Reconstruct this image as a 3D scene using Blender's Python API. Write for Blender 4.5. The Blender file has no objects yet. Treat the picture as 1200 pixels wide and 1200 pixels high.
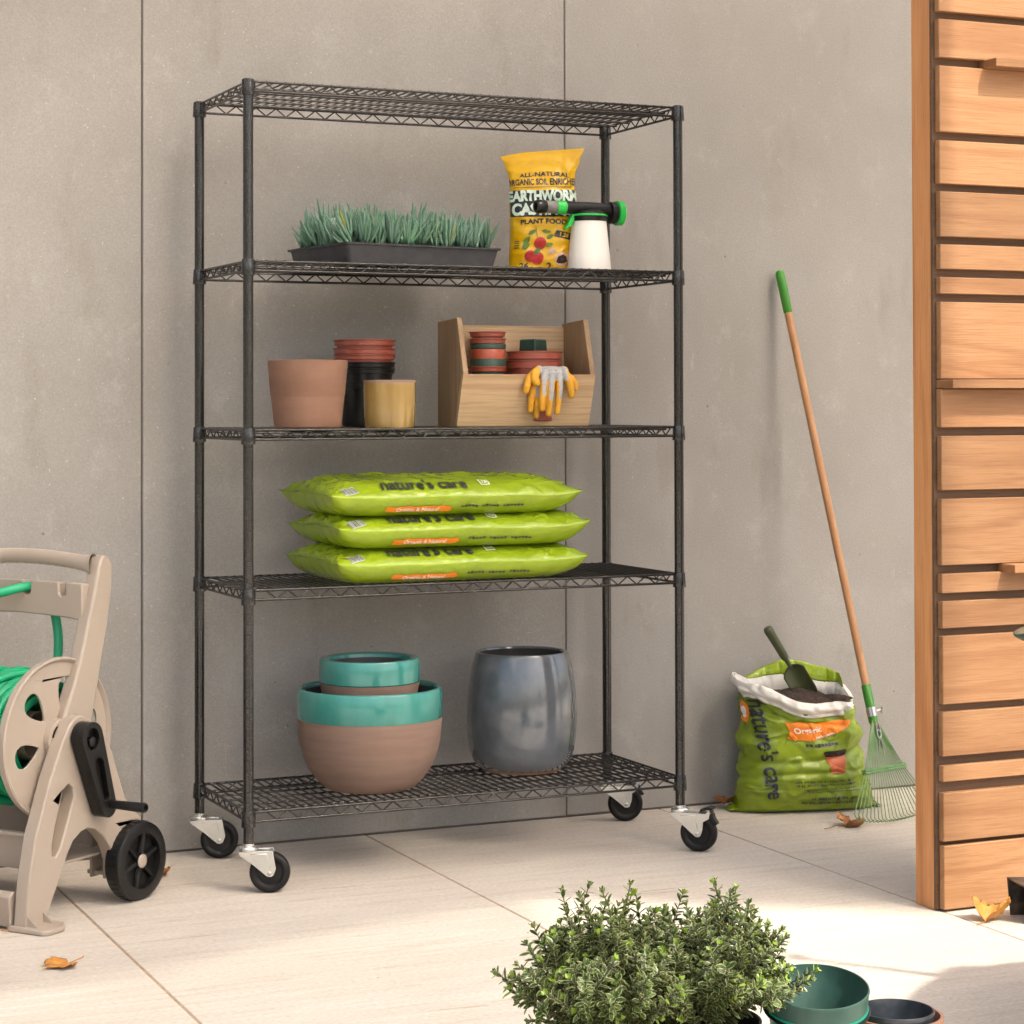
import bpy, bmesh, math, random
from math import sin, cos, pi, radians, sqrt, atan2
from mathutils import Vector, Matrix, noise
from mathutils.geometry import tessellate_polygon

random.seed(7)
SC = bpy.context.scene
COL = SC.collection

# ------------------------------------------------------------------ camera
cam = bpy.data.cameras.new("camera")
cam.sensor_fit = 'HORIZONTAL'
cam.sensor_width = 36.0
cam.lens = 36.0 * 2508.05 / 1200.0
cam.shift_y = -(600.0 - 436.08) / 1200.0
cam.clip_start = 0.05
cam.clip_end = 500.0
co = bpy.data.objects.new("camera", cam)
COL.objects.link(co)
rt = Vector((0.91248746, -0.40909749, -0.00242376))
up = Vector((-0.00439167, -0.01571942, 0.9998668))
fw = Vector((0.4090811, 0.91235527, 0.0161404))
co.matrix_world = Matrix(((rt.x, up.x, -fw.x, -1.5511), (rt.y, up.y, -fw.y, -5.03464),
                          (rt.z, up.z, -fw.z, 1.18013), (0, 0, 0, 1)))
SC.camera = co

# ------------------------------------------------------------------ light
SUN = Vector((-0.29, 0.70, -1.0)).normalized()        # direction the sunlight travels
EL = math.asin(-SUN.z)
w = bpy.data.worlds.new("World")
SC.world = w
w.use_nodes = True
wn = w.node_tree.nodes
bg = wn.get("Background") or wn.new("ShaderNodeBackground")
sky = wn.new("ShaderNodeTexSky")
sky.sky_type = 'NISHITA'
sky.sun_disc = False
sky.sun_elevation = EL
sky.sun_rotation = atan2(-SUN.x, -SUN.y)
sky.altitude = 0
sky.air_density = 1.0
sky.dust_density = 5.0
sky.ozone_density = 0.5
w.node_tree.links.new(sky.outputs[0], bg.inputs[0])
bg.inputs[1].default_value = 0.145
sl = bpy.data.lights.new("sun", 'SUN')
sl.energy = 2.8
sl.angle = radians(2.2)
sl.color = (1.0, 0.95, 0.87)
so = bpy.data.objects.new("sun", sl)
COL.objects.link(so)
so.location = (3, -7, 10)
so.rotation_euler = SUN.to_track_quat('-Z', 'Y').to_euler()
vs = SC.view_settings
vs.view_transform = 'Standard'
vs.look = 'None'
vs.gamma = 1.0
vs.exposure = 1.07
vs.use_curve_mapping = False

# ------------------------------------------------------------------ materials
def mat(name, base, rough=0.5, metal=0.0, col2=None, nscale=8.0, stretch=(1, 1, 1), contrast=(0.35, 0.65),
        bump=0.0, bscale=60.0, bstretch=(1, 1, 1), bdist=0.002, coat=0.0, spec=0.5, sss=0.0, rvar=0.0,
        detail=5.0, objvar=0.0, trans=0.0):
    m = bpy.data.materials.new(name)
    m.use_nodes = True
    N = m.node_tree.nodes
    L = m.node_tree.links
    b = N["Principled BSDF"]
    b.inputs["Base Color"].default_value = (*base, 1)
    b.inputs["Roughness"].default_value = rough
    b.inputs["Metallic"].default_value = metal
    b.inputs["Coat Weight"].default_value = coat
    b.inputs["Coat Roughness"].default_value = 0.08
    b.inputs["Specular IOR Level"].default_value = spec
    if sss:
        b.inputs["Subsurface Weight"].default_value = sss
        b.inputs["Subsurface Radius"].default_value = (0.02, 0.02, 0.015)
    if trans:
        b.inputs["Transmission Weight"].default_value = trans
    tc = N.new("ShaderNodeTexCoord")
    src = tc.outputs["Object"]
    if objvar:
        oi = N.new("ShaderNodeObjectInfo")
        ad = N.new("ShaderNodeVectorMath"); ad.operation = 'MULTIPLY_ADD'
        L.new(oi.outputs["Random"], ad.inputs[0])
        ad.inputs[1].default_value = (37, 53, 71)
        L.new(src, ad.inputs[2])
        src = ad.outputs[0]
    if col2 is not None:
        mp = N.new("ShaderNodeMapping"); mp.inputs["Scale"].default_value = stretch
        L.new(src, mp.inputs["Vector"])
        nz = N.new("ShaderNodeTexNoise"); nz.inputs["Scale"].default_value = nscale
        nz.inputs["Detail"].default_value = detail; nz.inputs["Roughness"].default_value = 0.6
        L.new(mp.outputs[0], nz.inputs["Vector"])
        cr = N.new("ShaderNodeValToRGB")
        cr.color_ramp.elements[0].position = contrast[0]; cr.color_ramp.elements[0].color = (*base, 1)
        cr.color_ramp.elements[1].position = contrast[1]; cr.color_ramp.elements[1].color = (*col2, 1)
        L.new(nz.outputs["Fac"], cr.inputs[0])
        out = cr.outputs[0]
        if objvar:
            hs = N.new("ShaderNodeHueSaturation")
            mr = N.new("ShaderNodeMapRange")
            mr.inputs[3].default_value = 1 - objvar; mr.inputs[4].default_value = 1 + objvar
            L.new(oi.outputs["Random"], mr.inputs[0])
            L.new(mr.outputs[0], hs.inputs["Value"])
            L.new(out, hs.inputs["Color"])
            out = hs.outputs[0]
        L.new(out, b.inputs["Base Color"])
        if rvar:
            mr2 = N.new("ShaderNodeMapRange")
            mr2.inputs[3].default_value = rough - rvar; mr2.inputs[4].default_value = rough + rvar
            L.new(nz.outputs["Fac"], mr2.inputs[0])
            L.new(mr2.outputs[0], b.inputs["Roughness"])
    if bump:
        mp2 = N.new("ShaderNodeMapping"); mp2.inputs["Scale"].default_value = bstretch
        L.new(src, mp2.inputs["Vector"])
        n2 = N.new("ShaderNodeTexNoise"); n2.inputs["Scale"].default_value = bscale; n2.inputs["Detail"].default_value = 4
        L.new(mp2.outputs[0], n2.inputs["Vector"])
        bp = N.new("ShaderNodeBump"); bp.inputs["Strength"].default_value = bump; bp.inputs["Distance"].default_value = bdist
        L.new(n2.outputs["Fac"], bp.inputs["Height"])
        L.new(bp.outputs[0], b.inputs["Normal"])
    return m

def nn(m, t, **kw):
    n = m.node_tree.nodes.new(t)
    for k, v in kw.items():
        setattr(n, k, v)
    return n

def mix_rgb(m, fac, a, b, mode='MIX'):
    n = m.node_tree.nodes.new("ShaderNodeMix")
    n.data_type = 'RGBA'; n.blend_type = mode
    L = m.node_tree.links
    for s, v in ((n.inputs[0], fac), (n.inputs[6], a), (n.inputs[7], b)):
        if hasattr(v, "links"):
            L.new(v, s)
        elif isinstance(v, (int, float)):
            s.default_value = v
        else:
            s.default_value = (*v, 1)
    return n.outputs[2]

def noise_fac(m, scale, lo, hi, stretch=(1, 1, 1), detail=6, rough=0.6, off=(0, 0, 0), src=None):
    L = m.node_tree.links
    if src is None:
        src = nn(m, "ShaderNodeTexCoord").outputs["Object"]
    mp = nn(m, "ShaderNodeMapping")
    mp.inputs["Scale"].default_value = stretch
    mp.inputs["Location"].default_value = off
    L.new(src, mp.inputs["Vector"])
    nz = nn(m, "ShaderNodeTexNoise")
    nz.inputs["Scale"].default_value = scale; nz.inputs["Detail"].default_value = detail
    nz.inputs["Roughness"].default_value = rough
    L.new(mp.outputs[0], nz.inputs["Vector"])
    mr = nn(m, "ShaderNodeMapRange")
    mr.inputs[1].default_value = lo; mr.inputs[2].default_value = hi
    L.new(nz.outputs["Fac"], mr.inputs[0])
    return mr.outputs[0]

def concrete_mat():
    m = mat("concrete", (0.3, 0.26, 0.22), 0.82, spec=0.25)
    L = m.node_tree.links
    b = m.node_tree.nodes["Principled BSDF"]
    big = noise_fac(m, 1.6, 0.3, 0.7, (1, 1, 0.7), 5, 0.62)
    c = mix_rgb(m, big, (0.266, 0.247, 0.223), (0.326, 0.308, 0.284))
    med = noise_fac(m, 7.0, 0.55, 0.78, (1, 1, 0.8), 8, 0.7, (3, 1, 5))
    c = mix_rgb(m, med, c, (0.37, 0.352, 0.325))
    drk = noise_fac(m, 4.0, 0.58, 0.8, (1, 1, 0.4), 7, 0.65, (9, 4, 2))
    c = mix_rgb(m, drk, c, (0.215, 0.19, 0.16))
    fine = noise_fac(m, 190, 0.3, 0.7, (1, 1, 1), 3, 0.6)
    c2 = mix_rgb(m, fine, (0.90, 0.90, 0.90), (1.09, 1.09, 1.09))
    c = mix_rgb(m, 1.0, c, c2, 'MULTIPLY')
    speck = noise_fac(m, 130, 0.70, 0.76, (1, 1, 1), 2, 0.5, (5, 5, 1))
    c = mix_rgb(m, speck, c, (0.50, 0.47, 0.43))
    scr = noise_fac(m, 14, 0.66, 0.74, (1, 1, 0.25), 4, 0.7, (1, 8, 3))
    c = mix_rgb(m, scr, c, (0.37, 0.345, 0.31))
    pv = nn(m, "ShaderNodeTexVoronoi"); pv.inputs["Scale"].default_value = 9
    L.new(nn(m, "ShaderNodeTexCoord").outputs["Object"], pv.inputs["Vector"])
    pm = nn(m, "ShaderNodeMapRange"); pm.inputs[1].default_value = 0.034; pm.inputs[2].default_value = 0.014
    L.new(pv.outputs["Distance"], pm.inputs[0])
    c = mix_rgb(m, pm.outputs[0], c, (0.17, 0.15, 0.13))
    L.new(c, b.inputs["Base Color"])
    # bumps: sandy grain, shallow waves and a few pits
    grain = noise_fac(m, 240, 0.2, 0.8, detail=4)
    wave = noise_fac(m, 9, 0.2, 0.8, detail=6)
    vor = nn(m, "ShaderNodeTexVoronoi"); vor.inputs["Scale"].default_value = 9
    L.new(nn(m, "ShaderNodeTexCoord").outputs["Object"], vor.inputs["Vector"])
    pit = nn(m, "ShaderNodeMapRange"); pit.inputs[1].default_value = 0.02; pit.inputs[2].default_value = 0.06
    L.new(vor.outputs["Distance"], pit.inputs[0])
    a1 = nn(m, "ShaderNodeMath", operation='MULTIPLY_ADD'); a1.inputs[1].default_value = 0.35
    L.new(grain, a1.inputs[0]); L.new(wave, a1.inputs[2])
    a2 = nn(m, "ShaderNodeMath", operation='MULTIPLY_ADD'); a2.inputs[1].default_value = 1.2
    L.new(pit.outputs[0], a2.inputs[0]); L.new(a1.outputs[0], a2.inputs[2])
    bp = nn(m, "ShaderNodeBump"); bp.inputs["Strength"].default_value = 0.4; bp.inputs["Distance"].default_value = 0.003
    L.new(a2.outputs[0], bp.inputs["Height"]); L.new(bp.outputs[0], b.inputs["Normal"])
    return m

def floor_mat():
    m = mat("travertine", (0.5, 0.44, 0.37), 0.6, spec=0.3)
    L = m.node_tree.links
    b = m.node_tree.nodes["Principled BSDF"]
    big = noise_fac(m, 1.1, 0.3, 0.7, (0.5, 1.5, 1), 5)
    c = mix_rgb(m, big, (0.475, 0.420, 0.350), (0.550, 0.498, 0.428))
    st = noise_fac(m, 10, 0.5, 0.75, (0.32, 3.2, 1), 7, 0.65)
    c = mix_rgb(m, st, c, (0.43, 0.37, 0.305))
    st2 = noise_fac(m, 9, 0.5, 0.8, (0.25, 4.0, 1), 6, 0.7, (4, 2, 0))
    c = mix_rgb(m, st2, c, (0.595, 0.545, 0.475))
    vein = noise_fac(m, 6, 0.60, 0.70, (0.3, 3.0, 1), 8, 0.7, (7, 1, 0))
    c = mix_rgb(m, vein, c, (0.36, 0.285, 0.205))
    fine = noise_fac(m, 160, 0.3, 0.7, (0.5, 1.4, 1), 3)
    c2 = mix_rgb(m, fine, (0.82, 0.82, 0.82), (1.15, 1.15, 1.15))
    c = mix_rgb(m, 1.0, c, c2, 'MULTIPLY')
    sp = noise_fac(m, 55, 0.74, 0.78, (1, 1, 1), 2, 0.5, (2, 2, 2))
    c = mix_rgb(m, sp, c, (0.24, 0.19, 0.14))
    L.new(c, b.inputs["Base Color"])
    h = noise_fac(m, 60, 0.2, 0.8, (0.4, 2, 1), 6)
    bp = nn(m, "ShaderNodeBump"); bp.inputs["Strength"].default_value = 0.3; bp.inputs["Distance"].default_value = 0.002
    L.new(h, bp.inputs["Height"]); L.new(bp.outputs[0], b.inputs["Normal"])
    return m

def wood_mat(name, c1, c2, dark, axis='X', scale=5.0, rough=0.55, var=0.12, knots=False):
    """streaky grain along one axis, warped rings, per-object shift"""
    m = mat(name, c1, rough, spec=0.35)
    L = m.node_tree.links
    b = m.node_tree.nodes["Principled BSDF"]
    tc = nn(m, "ShaderNodeTexCoord"); oi = nn(m, "ShaderNodeObjectInfo")
    ad = nn(m, "ShaderNodeVectorMath", operation='MULTIPLY_ADD')
    L.new(oi.outputs["Random"], ad.inputs[0]); ad.inputs[1].default_value = (17.3, 23.1, 31.7)
    L.new(tc.outputs["Object"], ad.inputs[2])
    src = ad.outputs[0]
    s = {'X': (0.10, 1, 1), 'Y': (1, 0.10, 1), 'Z': (1, 1, 0.10)}[axis]
    s2 = {'X': (0.03, 1, 1), 'Y': (1, 0.03, 1), 'Z': (1, 1, 0.03)}[axis]
    f1 = noise_fac(m, scale * 2.2, 0.3, 0.7, s, 6, 0.6, src=src)
    c = mix_rgb(m, f1, c1, c2)
    mp = nn(m, "ShaderNodeMapping"); mp.inputs["Scale"].default_value = s
    L.new(src, mp.inputs["Vector"])
    wv = nn(m, "ShaderNodeTexNoise"); wv.inputs["Scale"].default_value = scale * 0.9; wv.inputs["Detail"].default_value = 2
    wv.inputs["Distortion"].default_value = 0.6
    L.new(mp.outputs[0], wv.inputs["Vector"])
    ml = nn(m, "ShaderNodeMath", operation='MULTIPLY'); ml.inputs[1].default_value = 26.0
    L.new(wv.outputs["Fac"], ml.inputs[0])
    sn = nn(m, "ShaderNodeMath", operation='SINE'); L.new(ml.outputs[0], sn.inputs[0])
    mr = nn(m, "ShaderNodeMapRange"); mr.inputs[1].default_value = 0.2; mr.inputs[2].default_value = 1.0; mr.inputs[4].default_value = 0.42
    L.new(sn.outputs[0], mr.inputs[0])
    c = mix_rgb(m, mr.outputs[0], c, dark)
    f2 = noise_fac(m, scale * 34, 0.45, 0.72, s2, 4, 0.65, src=src)
    fm = nn(m, "ShaderNodeMath", operation='MULTIPLY'); fm.inputs[1].default_value = 0.62
    L.new(f2, fm.inputs[0])
    c = mix_rgb(m, fm.outputs[0], c, dark)
    if knots:
        mp3 = nn(m, "ShaderNodeMapping")
        mp3.inputs["Scale"].default_value = {'X': (2.6, 8, 8), 'Y': (8, 2.6, 8), 'Z': (8, 8, 3.6)}[axis]
        L.new(src, mp3.inputs["Vector"])
        vo = nn(m, "ShaderNodeTexVoronoi"); vo.inputs["Scale"].default_value = 1.0
        L.new(mp3.outputs[0], vo.inputs["Vector"])
        kr = nn(m, "ShaderNodeMapRange"); kr.inputs[1].default_value = 0.10; kr.inputs[2].default_value = 0.04
        kr.inputs[3].default_value = 0; kr.inputs[4].default_value = 0.85
        L.new(vo.outputs["Distance"], kr.inputs[0])
        c = mix_rgb(m, kr.outputs[0], c, (dark[0] * 0.5, dark[1] * 0.35, dark[2] * 0.3))
    hs = nn(m, "ShaderNodeHueSaturation")
    mr3 = nn(m, "ShaderNodeMapRange"); mr3.inputs[3].default_value = 1 - var; mr3.inputs[4].default_value = 1 + var
    L.new(oi.outputs["Random"], mr3.inputs[0]); L.new(mr3.outputs[0], hs.inputs["Value"])
    L.new(c, hs.inputs["Color"])
    L.new(hs.outputs[0], b.inputs["Base Color"])
    bp = nn(m, "ShaderNodeBump"); bp.inputs["Strength"].default_value = 0.25; bp.inputs["Distance"].default_value = 0.001
    L.new(f2, bp.inputs["Height"]); L.new(bp.outputs[0], b.inputs["Normal"])
    return m

M = {}
M['concrete'] = concrete_mat()
M['floor'] = floor_mat()
M['grout'] = mat("grout", (0.36, 0.25, 0.155), 0.9, col2=(0.24, 0.16, 0.10), nscale=30)
M['ground'] = mat("ground", (0.25, 0.23, 0.18), 0.9, col2=(0.18, 0.18, 0.12), nscale=2)
M['joint'] = mat("joint", (0.13, 0.11, 0.09), 0.95)
M['cedar'] = wood_mat("cedar_plank", (0.350, 0.186, 0.086), (0.300, 0.148, 0.063), (0.21, 0.088, 0.032), 'X', 9.0, 0.5, 0.17)
M['cedar_post'] = wood_mat("cedar_post", (0.64, 0.31, 0.125), (0.54, 0.24, 0.09), (0.38, 0.14, 0.047), 'Z', 7.0, 0.5, 0.05, knots=True)
M['darkwood'] = wood_mat("dark_stained_wood", (0.17, 0.098, 0.055), (0.13, 0.072, 0.040), (0.075, 0.04, 0.023), 'X', 8.0, 0.7, 0.1)
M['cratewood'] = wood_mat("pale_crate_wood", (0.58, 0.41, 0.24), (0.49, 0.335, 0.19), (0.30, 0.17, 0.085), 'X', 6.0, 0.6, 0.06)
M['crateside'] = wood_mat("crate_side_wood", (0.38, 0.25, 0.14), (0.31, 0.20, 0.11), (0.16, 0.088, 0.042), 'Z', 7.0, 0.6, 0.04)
M['ashwood'] = wood_mat("rake_handle_wood", (0.50, 0.27, 0.125), (0.44, 0.22, 0.09), (0.33, 0.15, 0.06), 'Z', 12.0, 0.35, 0.02)
M['hammered'] = mat("hammered_charcoal_metal", (0.034, 0.032, 0.030), 0.20, 0.75, col2=(0.17, 0.165, 0.158), nscale=330, contrast=(0.45, 0.75),
                    bump=0.25, bscale=300, bdist=0.0006, detail=2)
M['wire'] = mat("charcoal_wire", (0.035, 0.033, 0.031), 0.24, 0.75, col2=(0.12, 0.115, 0.11), nscale=300, contrast=(0.48, 0.72))
M['zinc'] = mat("zinc_plated_steel", (0.72, 0.72, 0.68), 0.25, 0.9, col2=(0.62, 0.62, 0.58), nscale=6, rvar=0.06)
M['rubber'] = mat("black_rubber", (0.008, 0.0065, 0.0055), 0.5, spec=0.3)
M['hubplastic'] = mat("hub_plastic", (0.006, 0.0055, 0.005), 0.42, spec=0.3)
M['blackplastic'] = mat("black_plastic", (0.007, 0.0065, 0.006), 0.33, spec=0.35, bump=0.06, bscale=200)
M['traypl'] = mat("tray_black_plastic", (0.030, 0.030, 0.033), 0.55, col2=(0.052, 0.052, 0.055), nscale=30, bump=0.1, bscale=120)
M['beige'] = mat("beige_resin", (0.350, 0.288, 0.228), 0.38, col2=(0.325, 0.268, 0.212), nscale=3, bump=0.05, bscale=400, bdist=0.0006)
M['hose'] = mat("green_hose", (0.004, 0.30, 0.13), 0.38, col2=(0.004, 0.26, 0.11), nscale=9)
M['terra'] = mat("terracotta", (0.235, 0.132, 0.088), 0.85, col2=(0.20, 0.108, 0.070), nscale=9, stretch=(0.6, 0.6, 2.2), bump=0.25, bscale=180, bdist=0.001, spec=0.2)
M['clay'] = mat("raw_clay", (0.235, 0.158, 0.122), 0.9, col2=(0.195, 0.128, 0.097), nscale=7, stretch=(0.5, 0.5, 6), bump=0.3, bscale=140, bstretch=(0.4, 0.4, 3), bdist=0.001, spec=0.2)
M['teal'] = mat("teal_glaze", (0.030, 0.190, 0.160), 0.16, col2=(0.050, 0.235, 0.200), nscale=14, stretch=(1, 1, 0.3), coat=0.5)
M['grey'] = mat("grey_glaze", (0.070, 0.080, 0.092), 0.13, col2=(0.105, 0.116, 0.130), nscale=22, contrast=(0.3, 0.7), coat=1.0, bump=0.08, bscale=12, bdist=0.002)
M['inside'] = mat("dark_glaze_inside", (0.05, 0.045, 0.045), 0.4)
M['mustard'] = mat("mustard_glaze", (0.225, 0.138, 0.036), 0.18, col2=(0.33, 0.22, 0.075), nscale=16, stretch=(1, 1, 0.15), coat=0.4)
M['redpl'] = mat("red_nursery_plastic", (0.255, 0.052, 0.030), 0.38, col2=(0.30, 0.075, 0.045), nscale=14, bump=0.05)
M['brightred'] = mat("orange_red_plastic", (0.36, 0.075, 0.035), 0.36, col2=(0.30, 0.055, 0.026), nscale=14)
M['greenpl'] = mat("dark_green_plastic", (0.018, 0.046, 0.030), 0.5, col2=(0.03, 0.062, 0.042), nscale=20)
M['potgreen'] = mat("weathered_green_plastic", (0.020, 0.062, 0.047), 0.5, col2=(0.050, 0.105, 0.082), nscale=14, contrast=(0.4, 0.75), stretch=(1, 1, 0.5), rvar=0.1)
M['potemerald'] = mat("emerald_plastic", (0.006, 0.20, 0.125), 0.4, col2=(0.012, 0.24, 0.15), nscale=10)
M['bluepot'] = mat("blue_black_glaze", (0.012, 0.015, 0.02), 0.35, col2=(0.03, 0.035, 0.042), nscale=40, coat=0.3)
M['soil'] = mat("dark_soil", (0.016, 0.009, 0.006), 0.95, col2=(0.050, 0.026, 0.015), nscale=120, bump=1.0, bscale=90, bdist=0.006)
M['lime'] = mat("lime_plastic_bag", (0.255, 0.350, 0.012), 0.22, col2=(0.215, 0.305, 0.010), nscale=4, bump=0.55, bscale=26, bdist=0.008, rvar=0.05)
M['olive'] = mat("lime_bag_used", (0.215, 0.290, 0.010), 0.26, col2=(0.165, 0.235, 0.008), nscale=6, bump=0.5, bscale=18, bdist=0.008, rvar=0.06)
M['ink'] = mat("dark_ink", (0.02, 0.022, 0.028), 0.4)
M['orange'] = mat("orange_print", (0.82, 0.22, 0.012), 0.35)
M['greylabel'] = mat("grey_label", (0.50, 0.52, 0.42), 0.3)
M['handprint'] = mat("hand_print", (0.50, 0.29, 0.17), 0.4, col2=(0.62, 0.42, 0.28), nscale=60)
M['potprint'] = mat("terracotta_print", (0.50, 0.115, 0.03), 0.35, col2=(0.40, 0.085, 0.022), nscale=20)
M['whiteprint'] = mat("white_print", (0.82, 0.80, 0.74), 0.4)
M['whitefilm'] = mat("white_film", (0.72, 0.69, 0.62), 0.35, bump=0.4, bscale=25, bdist=0.006, sss=0.0)
M['yellowbag'] = mat("yellow_foil_bag", (0.72, 0.42, 0.003), 0.22, col2=(0.64, 0.35, 0.002), nscale=7, bump=0.5, bscale=20, bdist=0.006)
M['mint'] = mat("mint_print", (0.58, 0.70, 0.57), 0.4)
M['tomato'] = mat("tomato_print", (0.52, 0.02, 0.018), 0.35, col2=(0.34, 0.012, 0.012), nscale=30)
M['leafprint'] = mat("leaf_print", (0.06, 0.13, 0.012), 0.4, col2=(0.13, 0.22, 0.025), nscale=40)
M['bottle'] = mat("white_bottle", (0.80, 0.76, 0.69), 0.35, sss=0.25)
M['brightgreen'] = mat("green_plastic", (0.015, 0.42, 0.055), 0.35)
M['greyplastic'] = mat("grey_plastic", (0.13, 0.12, 0.11), 0.4, col2=(0.19, 0.18, 0.165), nscale=40)
M['gloveyellow'] = mat("yellow_latex", (0.66, 0.33, 0.022), 0.65, col2=(0.56, 0.255, 0.014), nscale=55, bump=0.5, bscale=260, bdist=0.0015)
M['glovegrey'] = mat("grey_knit", (0.30, 0.295, 0.285), 0.9, col2=(0.42, 0.415, 0.40), nscale=400, stretch=(1, 1, 0.4), bump=0.8, bscale=420, bdist=0.0015)
M['tooolive'] = mat("olive_painted_metal", (0.045, 0.055, 0.018), 0.38, col2=(0.062, 0.072, 0.026), nscale=20)
M['rakegreen'] = mat("green_grip", (0.035, 0.20, 0.010), 0.38)
M['tine'] = mat("green_painted_wire", (0.13, 0.24, 0.085), 0.4, col2=(0.09, 0.19, 0.06), nscale=40)
M['steel'] = mat("steel", (0.55, 0.53, 0.5), 0.28, 1.0)
M['deadleaf'] = mat("dry_brown_leaf", (0.36, 0.145, 0.04), 0.75, col2=(0.20, 0.075, 0.022), nscale=35, bump=0.6, bscale=80, bdist=0.003)
M['goldleaf'] = mat("dry_golden_leaf", (0.50, 0.235, 0.040), 0.7, col2=(0.36, 0.14, 0.022), nscale=35, bump=0.6, bscale=80, bdist=0.003)
M['succ'] = mat("blue_green_succulent", (0.085, 0.185, 0.105), 0.45, col2=(0.155, 0.265, 0.195), nscale=11, objvar=0.15)
M['succyellow'] = mat("yellowing_succulent", (0.36, 0.30, 0.03), 0.5)
M['stem'] = mat("shrub_stem", (0.12, 0.11, 0.05), 0.7, col2=(0.07, 0.05, 0.025), nscale=30)
M['rust'] = mat("worn_dark_metal", (0.018, 0.014, 0.011), 0.55, col2=(0.16, 0.105, 0.06), nscale=22, contrast=(0.45, 0.75))
M['tan'] = mat("worn_tan_inside", (0.17, 0.12, 0.065), 0.8, col2=(0.09, 0.07, 0.035), nscale=40)
M['tablemetal'] = mat("grey_table_metal", (0.22, 0.22, 0.21), 0.45)

def fabric_mat():
    m = bpy.data.materials.new("added_sail_cloth")
    m.use_nodes = True
    N = m.node_tree.nodes; L = m.node_tree.links
    N.remove(N["Principled BSDF"])
    d = N.new("ShaderNodeBsdfTranslucent"); d.inputs[0].default_value = (0.93, 0.89, 0.83, 1)
    t = N.new("ShaderNodeBsdfRefraction"); t.inputs[0].default_value = (0.95, 0.935, 0.915, 1)
    t.inputs["Roughness"].default_value = 0.40; t.inputs["IOR"].default_value = 1.08  # spreads sun into soft light below the added sail
    mx = N.new("ShaderNodeMixShader"); mx.inputs[0].default_value = 0.90
    L.new(d.outputs[0], mx.inputs[1]); L.new(t.outputs[0], mx.inputs[2])
    L.new(mx.outputs[0], N["Material Output"].inputs[0])
    return m
M['sail'] = fabric_mat()
def net_mat():
    m = bpy.data.materials.new("added_net_cloth")
    m.use_nodes = True
    N = m.node_tree.nodes; L = m.node_tree.links
    N.remove(N["Principled BSDF"])
    d = N.new("ShaderNodeBsdfTranslucent"); d.inputs[0].default_value = (0.9, 0.9, 0.88, 1)
    t = N.new("ShaderNodeBsdfTransparent")
    mx = N.new("ShaderNodeMixShader"); mx.inputs[0].default_value = 0.62  # share of sun that the added net lets through
    L.new(d.outputs[0], mx.inputs[1]); L.new(t.outputs[0], mx.inputs[2])
    L.new(mx.outputs[0], N["Material Output"].inputs[0])
    return m
M['net'] = net_mat()

def leaf_mat():
    m = mat("variegated_leaf", (0.05, 0.10, 0.02), 0.35)
    L = m.node_tree.links
    b = m.node_tree.nodes["Principled BSDF"]
    at = nn(m, "ShaderNodeAttribute"); at.attribute_name = "leafcol"
    sp = nn(m, "ShaderNodeSeparateColor"); L.new(at.outputs["Color"], sp.inputs[0])
    mr = nn(m, "ShaderNodeMapRange"); mr.inputs[1].default_value = 0.52; mr.inputs[2].default_value = 0.80
    L.new(sp.outputs[0], mr.inputs[0])
    tone = mix_rgb(m, sp.outputs[2], (0.026, 0.056, 0.013), (0.085, 0.135, 0.030))
    c = mix_rgb(m, mr.outputs[0], tone, (0.46, 0.46, 0.21))
    c = mix_rgb(m, sp.outputs[1], c, (0.27, 0.40, 0.04))
    L.new(c, b.inputs["Base Color"])
    return m
M['leaf'] = leaf_mat()

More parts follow.
